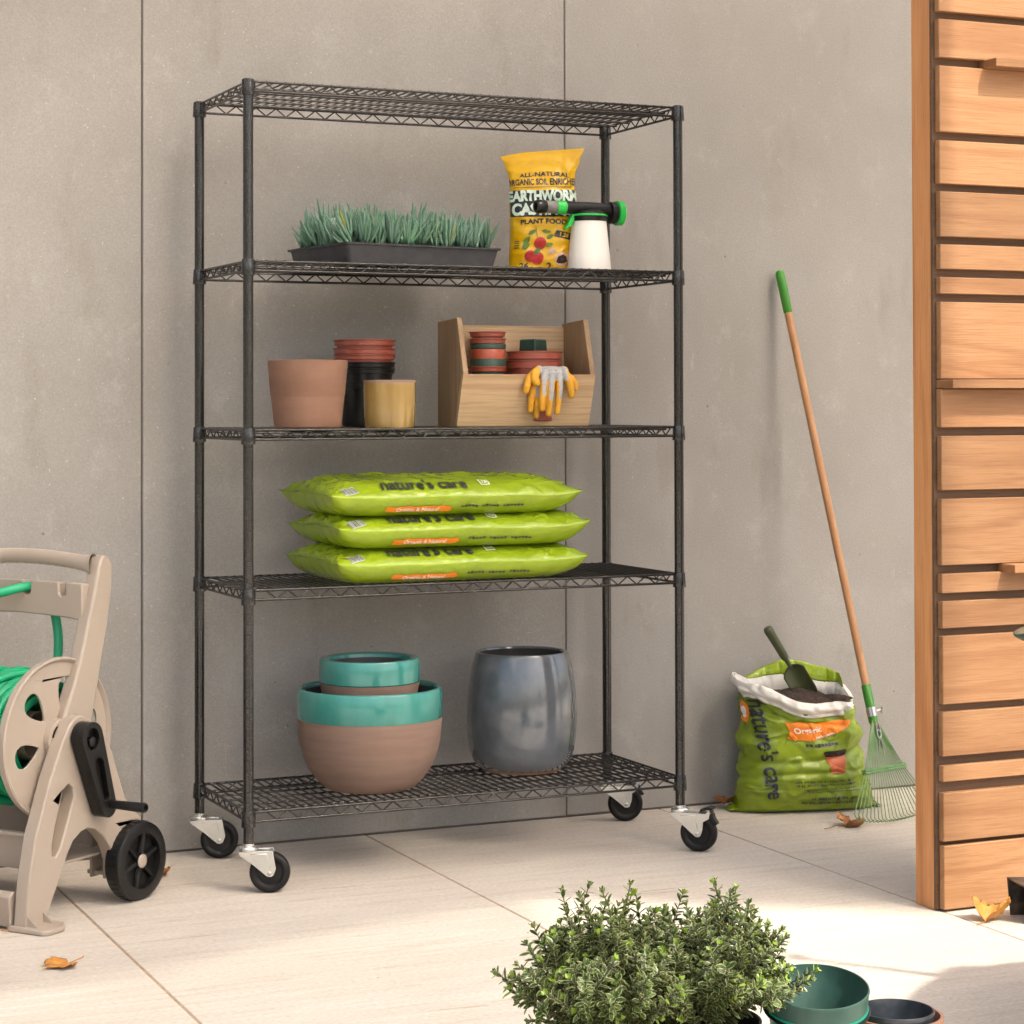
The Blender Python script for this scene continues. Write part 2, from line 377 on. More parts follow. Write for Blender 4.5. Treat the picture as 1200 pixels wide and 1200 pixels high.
# ------------------------------------------------------------------ mesh helpers
class MB:
    def __init__(s):
        s.v = []; s.f = []; s.mi = []
    def add(s, vs, fs, mi=0):
        o = len(s.v)
        s.v.extend([tuple(p) for p in vs])
        for f in fs:
            s.f.append(tuple(i + o for i in f)); s.mi.append(mi)
        return s
    def box(s, x0, x1, y0, y1, z0, z1, mi=0):
        vs = [(x0, y0, z0), (x1, y0, z0), (x1, y1, z0), (x0, y1, z0), (x0, y0, z1), (x1, y0, z1), (x1, y1, z1), (x0, y1, z1)]
        return s.add(vs, [(0, 3, 2, 1), (4, 5, 6, 7), (0, 1, 5, 4), (1, 2, 6, 5), (2, 3, 7, 6), (3, 0, 4, 7)], mi)
    def tube(s, pts, r, n=8, closed=False, mi=0, flat=1.0, upv=None):
        pts = [Vector(p) for p in pts]
        k = len(pts)
        rs = r if isinstance(r, (list, tuple)) else [r] * k
        vs = []; prev = None
        for i, p in enumerate(pts):
            if closed:
                t = (pts[(i + 1) % k] - pts[i - 1])
            else:
                t = pts[min(i + 1, k - 1)] - pts[max(i - 1, 0)]
            t.normalize()
            if prev is None:
                a = Vector(upv) if upv else (Vector((0, 0, 1)) if abs(t.z) < 0.9 else Vector((1, 0, 0)))
                u = (a - t * a.dot(t)).normalized()
            else:
                u = (prev - t * prev.dot(t)).normalized()
            prev = u
            w_ = t.cross(u)
            for j in range(n):
                a = 2 * pi * j / n
                vs.append(p + u * (cos(a) * rs[i]) + w_ * (sin(a) * rs[i] * flat))
        fs = []
        for i in range(k if closed else k - 1):
            for j in range(n):
                a = i * n + j; b = i * n + (j + 1) % n
                c = ((i + 1) % k) * n + (j + 1) % n; d = ((i + 1) % k) * n + j
                fs.append((a, b, c, d))
        if not closed:
            fs.append(tuple(range(n - 1, -1, -1)))
            fs.append(tuple((k - 1) * n + j for j in range(n)))
        return s.add(vs, fs, mi)
    def lathe(s, prof, n=48, c=(0, 0), mi=0, axis='Z', wob=0.0):
        vs = []
        for (r, z) in prof:
            for j in range(n):
                a = 2 * pi * j / n
                rr = r * (1 + wob * noise.noise(Vector((cos(a) * 1.3, sin(a) * 1.3, z * 5))))
                x, y = c[0] + rr * cos(a), c[1] + rr * sin(a)
                vs.append((x, y, z) if axis == 'Z' else ((z, x, y) if axis == 'X' else (y, z, x)))
        fs = []
        for i in range(len(prof) - 1):
            for j in range(n):
                fs.append((i * n + j, i * n + (j + 1) % n, (i + 1) * n + (j + 1) % n, (i + 1) * n + j))
        if prof[0][0] > 1e-5:
            pass
        return s.add(vs, fs, mi)
    def prism(s, poly, h0, h1, fn, holes=(), mi=0):
        loops = [list(poly)] + [list(h) for h in holes]
        tri = tessellate_polygon([[Vector((a, b, 0)) for a, b in lp] for lp in loops])
        flat = [p for lp in loops for p in lp]
        n = len(flat)
        vs = [fn(a, b, h0) for a, b in flat] + [fn(a, b, h1) for a, b in flat]
        fs = []
        for t in tri:
            fs.append((t[0], t[1], t[2])); fs.append((t[2] + n, t[1] + n, t[0] + n))
        o = 0
        for lp in loops:
            k = len(lp)
            for i in range(k):
                a = o + i; b = o + (i + 1) % k
                fs.append((a, b, b + n, a + n))
            o += k
        return s.add(vs, fs, mi)
    def grid(s, fn, nu, nv, cu=False, cv=False, mi=0):
        vs = [fn(i / (nu if cu else nu - 1), j / (nv if cv else nv - 1)) for i in range(nu) for j in range(nv)]
        fs = []
        for i in range(nu if cu else nu - 1):
            for j in range(nv if cv else nv - 1):
                i2 = (i + 1) % nu; j2 = (j + 1) % nv
                fs.append((i * nv + j, i2 * nv + j, i2 * nv + j2, i * nv + j2))
        return s.add(vs, fs, mi)
    def build(s, name, m, parent=None, smooth=35, bevel=0.0, seg=2, fix=True, merge=0.0, solid=0.0, sub=0):
        me = bpy.data.meshes.new(name)
        me.from_pydata(s.v, [], s.f)
        for mm in (m if isinstance(m, (list, tuple)) else [m]):
            me.materials.append(mm)
        me.polygons.foreach_set("material_index", s.mi)
        if fix or merge:
            bm = bmesh.new(); bm.from_mesh(me)
            if merge:
                bmesh.ops.remove_doubles(bm, verts=bm.verts, dist=merge)
            if fix:
                bmesh.ops.recalc_face_normals(bm, faces=bm.faces)
            bm.to_mesh(me); bm.free()
        if smooth:
            me.polygons.foreach_set("use_smooth", [True] * len(me.polygons))
            if smooth < 180:
                me.set_sharp_from_angle(angle=radians(smooth))
        me.update()
        o = bpy.data.objects.new(name, me)
        COL.objects.link(o)
        if parent:
            o.parent = parent
        if bevel:
            b = o.modifiers.new("bevel", 'BEVEL'); b.width = bevel; b.segments = seg
            b.limit_method = 'ANGLE'; b.angle_limit = radians(40)
        if solid:
            b = o.modifiers.new("solid", 'SOLIDIFY'); b.thickness = solid; b.offset = 0
        if sub:
            b = o.modifiers.new("sub", 'SUBSURF'); b.levels = sub; b.render_levels = sub
        return o

def thing(name, label, cat, loc=(0, 0, 0), rz=0.0, group=None):
    o = bpy.data.objects.new(name, None)
    o.empty_display_size = 0.1
    COL.objects.link(o)
    o.location = loc; o.rotation_euler = (0, 0, rz)
    o["label"] = label; o["category"] = cat
    if group:
        o["group"] = group
    return o

def tag(o, label, cat, group=None):
    o["label"] = label; o["category"] = cat
    if group:
        o["group"] = group
    return o

def struct(o):
    o["kind"] = "structure"
    return o

def ln(a, b, n):
    return [Vector(a).lerp(Vector(b), i / (n - 1)) for i in range(n)]

def bez(p, n=16):
    """Catmull-Rom through points"""
    p = [Vector(q) for q in p]
    q = [p[0] * 2 - p[1]] + p + [p[-1] * 2 - p[-2]]
    out = []
    for i in range(1, len(q) - 2):
        for k in range(n):
            t = k / n
            out.append(0.5 * ((2 * q[i]) + (q[i + 1] - q[i - 1]) * t + (2 * q[i - 1] - 5 * q[i] + 4 * q[i + 1] - q[i + 2]) * t * t
                              + (3 * q[i] - q[i - 1] - 3 * q[i + 1] + q[i + 2]) * t ** 3))
    out.append(p[-1])
    return out

# -------- flat lettering and shapes that are laid on curved surfaces
def text2d(body, size, bold=0.0, sx=1.0, maxlen=0.006, align='CENTER', space=1.0):
    cu = bpy.data.curves.new("txt", 'FONT')
    cu.body = body; cu.size = size; cu.offset = bold; cu.align_x = align; cu.align_y = 'CENTER'
    cu.resolution_u = 3; cu.space_character = space
    ob = bpy.data.objects.new("txt", cu); COL.objects.link(ob)
    dg = bpy.context.evaluated_depsgraph_get(); dg.update()
    me = bpy.data.meshes.new_from_object(ob.evaluated_get(dg))
    bm = bmesh.new(); bm.from_mesh(me)
    bmesh.ops.triangulate(bm, faces=bm.faces)
    for _ in range(4):
        es = [e for e in bm.edges if e.calc_length() > maxlen]
        if not es:
            break
        bmesh.ops.subdivide_edges(bm, edges=es, cuts=1)
        bmesh.ops.triangulate(bm, faces=bm.faces)
    bm.verts.index_update()
    V = [(v.co.x * sx, v.co.y) for v in bm.verts]
    F = [tuple(v.index for v in f.verts) for f in bm.faces]
    bm.free()
    bpy.data.objects.remove(ob); bpy.data.curves.remove(cu); bpy.data.meshes.remove(me)
    return V, F

def poly2d(pts, maxlen=0.006):
    bm = bmesh.new()
    bm.faces.new([bm.verts.new((a, b, 0)) for a, b in pts])
    bmesh.ops.triangulate(bm, faces=bm.faces)
    for _ in range(5):
        es = [e for e in bm.edges if e.calc_length() > maxlen]
        if not es:
            break
        bmesh.ops.subdivide_edges(bm, edges=es, cuts=1)
        bmesh.ops.triangulate(bm, faces=bm.faces)
    bm.verts.index_update()
    V = [(v.co.x, v.co.y) for v in bm.verts]; F = [tuple(v.index for v in f.verts) for f in bm.faces]
    bm.free()
    return V, F

def rect2d(w_, h_, cx=0, cy=0, maxlen=0.006):
    return poly2d([(cx - w_ / 2, cy - h_ / 2), (cx + w_ / 2, cy - h_ / 2), (cx + w_ / 2, cy + h_ / 2), (cx - w_ / 2, cy + h_ / 2)], maxlen)

def disc2d(r, cx=0, cy=0, ry=None, n=20):
    return poly2d([(cx + r * cos(2 * pi * i / n), cy + (ry or r) * sin(2 * pi * i / n)) for i in range(n)])

def xf(vf, dx=0, dy=0, rot=0, sx=1, sy=1):
    V, F = vf
    c, s = cos(rot), sin(rot)
    return [(dx + c * a * sx - s * b * sy, dy + s * a * sx + c * b * sy) for a, b in V], F

def decal(mb, vf, S, off, mi=0):
    """lay a flat shape on the surface S(u,v) -> Vector, raised by off"""
    V, F = vf
    P = []
    e = 5e-4
    for a, b in V:
        p = S(a, b)
        n = (S(a + e, b) - p).cross(S(a, b + e) - p)
        if n.length > 1e-12:
            n.normalize()
        P.append(p + n * off)
    mb.add(P, F, mi)

# ------------------------------------------------------------------ the setting
WALL_Y = 0.528
g = MB().box(-150, 150, -150, 150, -0.4, -0.12).build("ground", M['ground'], smooth=0)
struct(g)
g = MB().box(-9, 11, -11, WALL_Y + 0.3, -0.115, -0.0015).build("paving_joints", M['grout'], smooth=0)
struct(g)
mb = MB()
JX = -0.4126; TW = 0.9138
ys = [WALL_Y + 0.02, -1.95, -4.4, -6.85, -9.3]
for i in range(-9, 12):
    for j in range(len(ys) - 1):
        x0 = JX + i * TW + 0.003; x1 = JX + (i + 1) * TW - 0.003
        mb.box(x0, x1, ys[j + 1] + 0.0022, ys[j] - 0.0022, -0.03, 0.0)
f = mb.build("patio_floor", M['floor'], smooth=0, bevel=0.0012, seg=1)
struct(f)

cw = thing("concrete_wall", "tall grey beige concrete panel wall with thin vertical joints behind the shelving", "wall", (0, WALL_Y, 0))
SX = -0.129; PW = 1.2401
for i in range(-4, 6):
    x0 = SX + i * PW + 0.0020; x1 = SX + (i + 1) * PW - 0.0020
    dy = 0.0015 * ((i * 7) % 3 - 1)
    MB().box(x0, x1, dy, 0.005, 0.006, 4.0).build("panel", M['concrete'], cw, smooth=0, bevel=0.002, seg=1)
MB().box(SX - 4 * PW, SX + 6 * PW, 0.0052, 0.20, -0.05, 3.99).build("wall_core", M['joint'], cw, smooth=0)

# ------------------------------------------------------------------ wooden screen
WX, WY = 1.4025, -0.883
ws = thing("wooden_screen", "tall cedar board screen with dark gaps and a square end post", "wooden screen", (WX, WY, 0))
XE = 0.61
planks = [(2.105, 2.252), (1.997, 2.087), (1.822, 1.977), (1.7, 1.802), (1.576, 1.682), (1.5, 1.558), (1.442, 1.481), (1.243, 1.423),
          (1.129, 1.219), (0.982, 1.109), (0.807, 0.962), (0.742, 0.787), (0.66, 0.723), (0.483, 0.642), (0.362, 0.465),
          (0.303, 0.34), (0.164, 0.277), (0.006, 0.154)]
z = 2.272
k = 0
while z < 3.55:
    h = [0.10, 0.14, 0.045, 0.15, 0.06, 0.12][k % 6]; k += 1
    planks.append((z, z + h)); z += h + 0.02
for a, b in planks:
    x0 = 0.0065 + random.uniform(-0.001, 0.001)
    MB().box(x0, XE, 0.0, 0.019, a, b).build("plank", M['cedar'], ws, smooth=0, bevel=0.0015, seg=1)
MB().box(0.0, XE, 0.021, 0.030, 0.004, z).build("backing_board", M['darkwood'], ws, smooth=0)
MB().box(0.0012, 0.09, 0.0325, 0.107, 0.0, z).build("post", M['cedar_post'], ws, smooth=0, bevel=0.002, seg=1)
MB().box(XE - 0.09, XE - 0.001, 0.0325, 0.107, 0.0, z).build("post", M['cedar_post'], ws, smooth=0, bevel=0.002, seg=1)
for (a, b, x0) in ((1.977, 1.997, 1.537), (1.2205, 1.241, 1.4095), (0.7865, 0.806, 1.5815)):
    MB().box(x0 - WX, XE, -0.046, 0.0205, a, b).build("ledge", M['cedar'], ws, smooth=0, bevel=0.0012, seg=1)

# unseen sail, added and cut to shade the shelving and pass soft sunlight
H = 2.78
def shd(x, y):       # sail point whose shadow falls on floor point x,y
    return (x + 0.29 * H, y - 0.70 * H)
pl = [(-4.2, 0.5), (4.4, 0.5), (4.4, -3.7), (2.84, -3.7), (2.84, -2.83), (2.035, -0.90), (2.035, -0.755), (1.440, -0.755), (1.4405, -0.870), shd(1.441, -0.884), shd(1.021, -0.63), shd(0.62, -0.36), shd(0.20, -0.42), shd(-0.35, -0.60), shd(-1.2, -0.75), (-4.2, -2.8)]
s = MB().prism(pl, 0, 0.001, lambda a, b, h: (a, b, H + h)).build("added_shade_sail", M['sail'], smooth=0)
tag(s, "cream cloth sail added out of view to shade and soften sun over the shelving", "shade sail")
pl = [shd(0.62, -0.36 - 0.004), shd(0.52, -0.62), shd(0.40, -1.0), shd(0.25, -1.7), shd(0.1, -2.6), (-4.2, -4.9), (-4.2, -2.804), shd(-1.2, -0.754), shd(-0.35, -0.604), shd(0.20, -0.424)]  # unseen net added so only part of the sun reaches the left floor
s = MB().prism(pl, 0, 0.001, lambda a, b, h: (a, b, H + h)).build("added_shade_net", M['net'], smooth=0)
tag(s, "thin white net added out of view to weaken the sun on the left paving", "shade net")

# ------------------------------------------------------------------ wire shelving unit
RW, RD = 1.194, 0.432
ru = thing("shelving_unit", "charcoal five-tier wire shelving unit on caster wheels", "shelving unit")
ZC = [1.9441, 1.5037, 1.0896, 0.6979, 0.158]
DECK = [zc + 0.0385 for zc in ZC]
prof = []
zz = 0.118
while zz < 1.95:
    prof += [(0.01265, zz + 0.0002), (0.01265, zz + 0.0240), (0.01220, zz + 0.0245), (0.01220, zz + 0.0250), (0.01265, zz + 0.0254)]
    zz += 0.0254
pc = [(0.0, 1.9855), (0.011, 1.985), (0.0132, 1.982), (0.0132, 1.974), (0.01265, 1.973)]
for (x, y) in ((0, 0), (RW, 0), (0, RD), (RW, RD)):
    p = MB().lathe([(0, 0.118)] + prof, 26).lathe(pc, 26).build("post", M['hammered'], ru, smooth=22)
    p.location = (x, y, 0)

def wire_shelf():
    mb = MB()
    e = 0.0165
    zt_, zb = 0.0345, 0.0115
    R = 0.0033
    for zq in (zt_, zb):
        mb.tube([(e, 0, zq), (RW - e, 0, zq)], R, 8); mb.tube([(e, RD, zq), (RW - e, RD, zq)], R, 8)
        mb.tube([(0, e, zq), (0, RD - e, zq)], R, 8); mb.tube([(RW, e, zq), (RW, RD - e, zq)], R, 8)
    # zigzag trusses
    def zig(a, b, n):
        a = Vector(a); b = Vector(b)
        pts = []
        for i in range(2 * n + 1):
            t = i / (2 * n)
            p = a.lerp(b, t); p.z = zt_ - 0.001 if i % 2 == 0 else zb + 0.001
            pts.append(p)
        for i in range(len(pts) - 1):
            mb.tube([pts[i], pts[i + 1]], 0.0019, 6)
    for y in (0.0, RD):
        zig((0.045, y, 0), (RW - 0.045, y, 0), 20)
    for x in (0, RW):
        zig((x, 0.045, 0), (x, RD - 0.045, 0), 6)
    # lengthwise stiffeners under the deck
    for k in range(1, 6):
        y = RD * k / 6
        mb.tube([(0, y, 0.0275), (RW, y, 0.0290)], 0.0030, 6)
    # deck wires
    n = 50
    for k in range(1, n):
        x = RW * k / n
        mb.tube([(x, 0.0, 0.0365), (x, RD, 0.0365)], 0.0026, 6)
    # vertical end bars
    for x in (e, RW - e):
        for y in (0, RD):
            mb.tube([(x, y, zb), (x, y, zt_)], 0.0022, 6)
    for y in (e, RD - e):
        for x in (0, RW):
            mb.tube([(x, y, zb), (x, y, zt_)], 0.0022, 6)
    return mb
def collar():
    return MB().lathe([(0.0128, 0.0), (0.0172, 0.0), (0.0176, 0.003), (0.0158, 0.036), (0.0150, 0.039), (0.0128, 0.039)], 20)
sh0 = wire_shelf().build("shelf", M['wire'], ru, smooth=60)
cols = []
for (x, y) in ((0, 0), (RW, 0), (0, RD), (RW, RD)):
    c = collar().build("collar", M['hammered'], sh0, smooth=40)
    c.location = (x, y, 0); cols.append(c)
for i, zc in enumerate(ZC):
    if i == 0:
        sh = sh0
    else:
        sh = sh0.copy(); COL.objects.link(sh); sh.parent = ru
        for c in cols:
            d = c.copy(); COL.objects.link(d); d.parent = sh
    sh.location = (0, 0, zc)

# casters
def caster(x, y, ang, brake=False):
    """swivel caster: wheel trails along local +X"""
    R = 0.0495; off = 0.052
    mb = MB()
    # swivel head and plate
    mb.lathe([(0.0, 0.119), (0.014, 0.119), (0.014, 0.113), (0.021, 0.1125), (0.0245, 0.109), (0.0245, 0.1035), (0.019, 0.101), (0.0, 0.101)], 28)
    side = [(-0.024, 0.1015), (0.060, 0.104), (0.068, 0.060), (0.062, 0.044), (0.055, 0.040), (0.047, 0.041), (0.012, 0.070), (-0.021, 0.094)]
    if brake:
        side = [(-0.024, 0.1015), (0.075, 0.1035), (0.084, 0.112), (0.088, 0.108), (0.085, 0.090), (0.069, 0.081), (0.067, 0.060), (0.062, 0.044), (0.055, 0.040), (0.047, 0.041), (0.012, 0.070), (-0.021, 0.094)]
    for s_ in (-1, 1):
        mb.prism(side, 0.0175 * s_, 0.0200 * s_, lambda a, b, h: (a, h, b))
    mb.prism([(-0.0235, 0.1005), (-0.020, 0.0935), (0.010, 0.0705), (0.012, 0.0725), (-0.016, 0.096), (-0.019, 0.1005)], -0.0172, 0.0172, lambda a, b, h: (a, h, b))
    mb.prism([(0.006, 0.096), (0.046, 0.0975), (0.054, 0.062), (0.053, 0.052), (0.047, 0.052), (0.018, 0.076)], -0.0215, -0.0202, lambda a, b, h: (a, h, b))
    top = [(-0.024, -0.0195), (0.05, -0.0195), (0.05, 0.0195), (-0.024, 0.0195)]
    mb.prism(top, 0.0985, 0.1015, lambda a, b, h: (a, b, h))
    fk = mb.build("caster", M['zinc'], ru, smooth=30, bevel=0.0008, seg=1)
    fk.location = (x, y, 0); fk.rotation_euler = (0, 0, ang)
    wv = [(0.004, -0.010), (0.030, -0.010), (0.034, -0.0135), (0.0375, -0.015), (0.044, -0.015), (0.048, -0.012), (0.0495, -0.006), (0.0495, 0.006),
          (0.048, 0.012), (0.044, 0.015), (0.0375, 0.015), (0.034, 0.0135), (0.030, 0.010), (0.004, 0.010)]
    wh = MB().lathe(wv, 40, axis='Y').build("wheel", M['rubber'], fk, smooth=40)
    wh.location = (off, 0, R)
    bo = MB().lathe([(0, -0.0245), (0.003, -0.0243), (0.0048, -0.023), (0.0048, 0.023), (0.003, 0.0243), (0, 0.0245)], 16, axis='Y').build("axle_bolt", M['steel'], fk, smooth=40)
    bo.location = (off, 0, R)
    if brake:
        pd = MB()
        pd.prism([(0.058, 0.106), (0.060, 0.114), (0.080, 0.121), (0.095, 0.118), (0.093, 0.112), (0.078, 0.112)], -0.017, 0.017, lambda a, b, h: (a, h, b))
        pd.prism([(0.080, 0.100), (0.092, 0.104), (0.096, 0.090), (0.106, 0.076), (0.098, 0.072), (0.088, 0.078)], -0.012, 0.012, lambda a, b, h: (a, h, b))
        pd.build("brake_pedal", M['blackplastic'], fk, smooth=30, bevel=0.002)
    return fk
A0 = radians(-22)
caster(0, 0, A0); caster(0, RD, A0 + radians(3))
caster(RW, RD, A0 + radians(5), True); caster(RW, 0, A0 + radians(-24), True)

# ------------------------------------------------------------------ pots
def pot(name, label, cat, loc, mats, sections, n=64, group=None, wob=0.0, rz=0.0, rx=0.0):
    """sections: list of (partname, material, profile) ; the first is the thing's own mesh"""
    t = None
    for i, (pn, m, pr) in enumerate(sections):
        o = MB().lathe(pr, n, wob=wob).build(pn if i else name, m, t, smooth=35)
        if i == 0:
            t = o
    t.location = loc; t.rotation_euler = (rx, 0, rz)
    return tag(t, label, cat, group)

# large two-tone bowl pot
d5 = DECK[4]
outer = [(0.0, 0.0), (0.108, 0.0), (0.118, 0.004), (0.139, 0.025), (0.159, 0.053), (0.1735, 0.086), (0.1825, 0.125), (0.1865, 0.168), (0.1880, 0.183)]
rim = [(0.1880, 0.183), (0.1898, 0.186), (0.1895, 0.222), (0.1888, 0.252), (0.186, 0.258), (0.181, 0.260), (0.177, 0.258), (0.1745, 0.254), (0.174, 0.247)]
ins = [(0.174, 0.247), (0.1725, 0.215), (0.165, 0.12), (0.14, 0.06), (0.10, 0.03), (0, 0.028)]
bigC = (0.386, 0.192)
bp_ = pot("bowl_planter", "large bowl planter of raw brown clay with a glossy teal rim band", "planter", (bigC[0], bigC[1], d5), None,
    [("planter", M['clay'], outer), ("rim_band", M['teal'], rim), ("inner_wall", M['inside'], ins)], group="teal banded clay planters")
so_ = [(0.0, 0.0), (0.085, 0.0), (0.092, 0.005), (0.108, 0.04), (0.119, 0.085), (0.1285, 0.135), (0.1290, 0.142)]
sr_ = [(0.1290, 0.142), (0.1312, 0.145), (0.1312, 0.170), (0.1305, 0.198), (0.128, 0.203), (0.121, 0.2045), (0.110, 0.203), (0.107, 0.200), (0.106, 0.192)]
si_ = [(0.106, 0.192), (0.105, 0.175), (0.10, 0.08), (0.07, 0.03), (0, 0.028)]
pot("bowl_planter", "small teal rimmed clay planter nested inside the large bowl planter", "planter", (bigC[0], bigC[1], d5 + 0.131), None,
    [("planter", M['clay'], so_), ("rim_band", M['teal'], sr_), ("inner_wall", M['inside'], si_)], group="teal banded clay planters")
# make the small pot touch the bottom of the large one is not visible: it rests on the tapering wall
go_ = [(0.1025, 0.0055), (0.1095, 0.007), (0.121, 0.014), (0.134, 0.030), (0.144, 0.058), (0.149, 0.095), (0.1512, 0.145), (0.149, 0.195), (0.1435, 0.245), (0.136, 0.285), (0.1285, 0.311),
       (0.1275, 0.316), (0.1255, 0.3195), (0.121, 0.3205), (0.116, 0.319), (0.114, 0.314)]
gi_ = [(0.114, 0.314), (0.125, 0.25), (0.13, 0.12), (0.10, 0.03), (0, 0.02)]
gb_ = [(0, 0), (0.103, 0.0), (0.107, 0.002), (0.1085, 0.0065)]
pot("barrel_planter", "tall glossy slate grey barrel planter beside the teal pots", "planter", (0.856, 0.275, d5), None,
    [("planter", M['grey'], go_), ("inner_wall", M['inside'], gi_), ("bare_foot", M['terra'], gb_)], wob=0.012)

d3 = DECK[2]
pot("terracotta_pot", "plain matte terracotta pot tapering to its base on the middle shelf", "pot", (0.192, 0.115, d3), None,
    [("pot", M['terra'], [(0, 0), (0.081, 0.0), (0.0845, 0.003), (0.0925, 0.075), (0.0930, 0.080), (0.0945, 0.084), (0.1015, 0.166), (0.1013, 0.1695), (0.099, 0.1705), (0.094, 0.1695), (0.093, 0.166), (0.080, 0.015), (0, 0.012)])], wob=0.006)
pot("glazed_pot", "small mustard yellow glazed cylinder pot in front of the black nursery pots", "pot", (0.392, 0.06, d3), None,
    [("pot", M['mustard'], [(0, 0), (0.0615, 0), (0.0635, 0.004), (0.0655, 0.05), (0.0668, 0.108), (0.0665, 0.117), (0.065, 0.1195), (0.062, 0.119), (0.061, 0.115), (0.058, 0.02), (0, 0.015)]),
     ("bare_lip", M['clay'], [(0.0669, 0.1135), (0.0668, 0.1175), (0.0655, 0.1203), (0.0618, 0.1203), (0.0605, 0.117)])], wob=0.012)

def nursery(R, r, h, rim_h=0.012, ridges=()):
    """thin nursery pot: base radius r, rim radius R"""
    rw = R - 0.006
    pr = [(0, 0), (r - 0.004, 0), (r, 0.003)]
    for zq in ridges:
        q = r + (rw - r) * zq / h
        pr += [(q, zq - 0.002), (q + 0.0022, zq - 0.001), (q + 0.0022, zq + 0.001), (q + 0.0003, zq + 0.002)]
    pr += [(rw - 0.001, h - rim_h), (R - 0.0012, h - rim_h + 0.001), (R - 0.0005, h - 0.004), (R + 0.0022, h - 0.003), (R + 0.0024, h - 0.0006), (R - 0.001, h), (R - 0.003, h - 0.001),
           (rw - 0.002, h - rim_h), (r - 0.002, 0.006), (0, 0.005)]
    return pr
nx, ny = 0.415, 0.305
# black pots nested, then red pots on top
stack = [("black nursery pot at the bottom of the tall nested stack", M['blackplastic'], 0.148, 0.0, (0.1, 0.118)),
         ("black nursery pot nested second from the bottom of the tall stack", M['blackplastic'], 0.148, 0.016, ()),
         ("red nursery pot nested just above the black ones", M['redpl'], 0.148, 0.036, ()),
         ("red nursery pot second from the top of the black and red stack", M['redpl'], 0.148, 0.052, ()),
         ("red nursery pot topmost on the black and red stack", M['redpl'], 0.148, 0.0745, ())]
zc = 0
for i, (lb, m, h, dz, rd) in enumerate(stack):
    o = pot("nursery_pot", lb, "nursery pot", (nx + random.uniform(-.001, .001), ny + random.uniform(-.001, .001), d3 + dz * 1.02 + 0.0), None,
            [("pot", m, nursery(0.0805 + 0.0005 * (i > 1), 0.060, h + 0.006, 0.014 if i < 3 else 0.016, rd))], 48, group="nested nursery pots beside the terracotta pot")

# ------------------------------------------------------------------ wooden crate and what it holds
CX0, CX1 = 0.622, 1.006
CB = d3
cr = thing("wooden_crate", "pale wooden stacking crate with an angled open front on the middle shelf", "crate", ((CX0 + CX1) / 2, 0.215, CB))
hw = (CX1 - CX0) / 2
yo = -0.215
def sidepoly():
    return [(0.300 + yo, 0.0), (0.300 + yo, 0.280), (0.166 + yo, 0.287), (0.122 + yo, 0.137), (0.137 + yo, 0.1365), (0.182 + yo, 0.0)]
for s_ in (-1, 1):
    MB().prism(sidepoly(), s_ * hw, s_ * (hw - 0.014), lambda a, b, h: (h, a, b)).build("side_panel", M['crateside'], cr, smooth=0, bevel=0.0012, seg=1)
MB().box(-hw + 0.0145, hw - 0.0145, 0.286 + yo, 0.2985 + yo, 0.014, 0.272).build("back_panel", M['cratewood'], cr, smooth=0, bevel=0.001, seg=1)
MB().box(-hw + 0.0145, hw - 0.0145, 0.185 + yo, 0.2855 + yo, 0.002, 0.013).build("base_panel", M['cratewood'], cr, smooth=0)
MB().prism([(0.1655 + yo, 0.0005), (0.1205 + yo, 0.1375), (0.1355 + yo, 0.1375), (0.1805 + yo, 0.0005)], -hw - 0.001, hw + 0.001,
           lambda a, b, h: (h, a, b)).build("front_panel", M['cratewood'], cr, smooth=0, bevel=0.0012, seg=1)

# small pots nested in the crate, left stack
px, py = 0.732, 0.215
lst = [(M['brightred'], 0.0505, 0.0, "orange red small pot at the bottom of the left stack in the crate"),
       (M['brightred'], 0.0500, 0.028, "orange red small pot second from the bottom of the left stack in the crate"),
       (M['greenpl'], 0.0485, 0.048, "dark green small pot between orange pots, lower green band of the left crate stack"),
       (M['brightred'], 0.0482, 0.074, "orange red small pot just above the lower green pot in the crate"),
       (M['greenpl'], 0.0480, 0.088, "dark green small pot, thin upper green band of the left crate stack"),
       (M['redpl'], 0.0485, 0.103, "red small pot second from the top of the left crate stack"),
       (M['redpl'], 0.0482, 0.121, "red small pot on top of the left stack in the crate")]
bz = CB + 0.0125
for i, (m, R, dz, lb) in enumerate(lst):
    if i in (2, 3, 4):
        rr = 0.027 if i != 4 else 0.013
        pr = [(0, 0), (0.034, 0), (0.038, 0.003), (R - 0.0035, 0.119 - rr), (R - 0.0005, 0.119 - rr + 0.001), (R, 0.117), (R - 0.001, 0.119), (R - 0.003, 0.118), (R - 0.006, 0.09), (0.036, 0.006), (0, 0.005)]
    else:
        pr = nursery(R, 0.038, 0.119, 0.014)
    pot("small_pot", lb, "small pot", (px + random.uniform(-.001, .001), py + random.uniform(-.001, .001), bz + dz + 0.042 * (i > 0) * 0 + 0.0), None, [("pot", m, pr)], 40, group="small pots stacked in the crate")
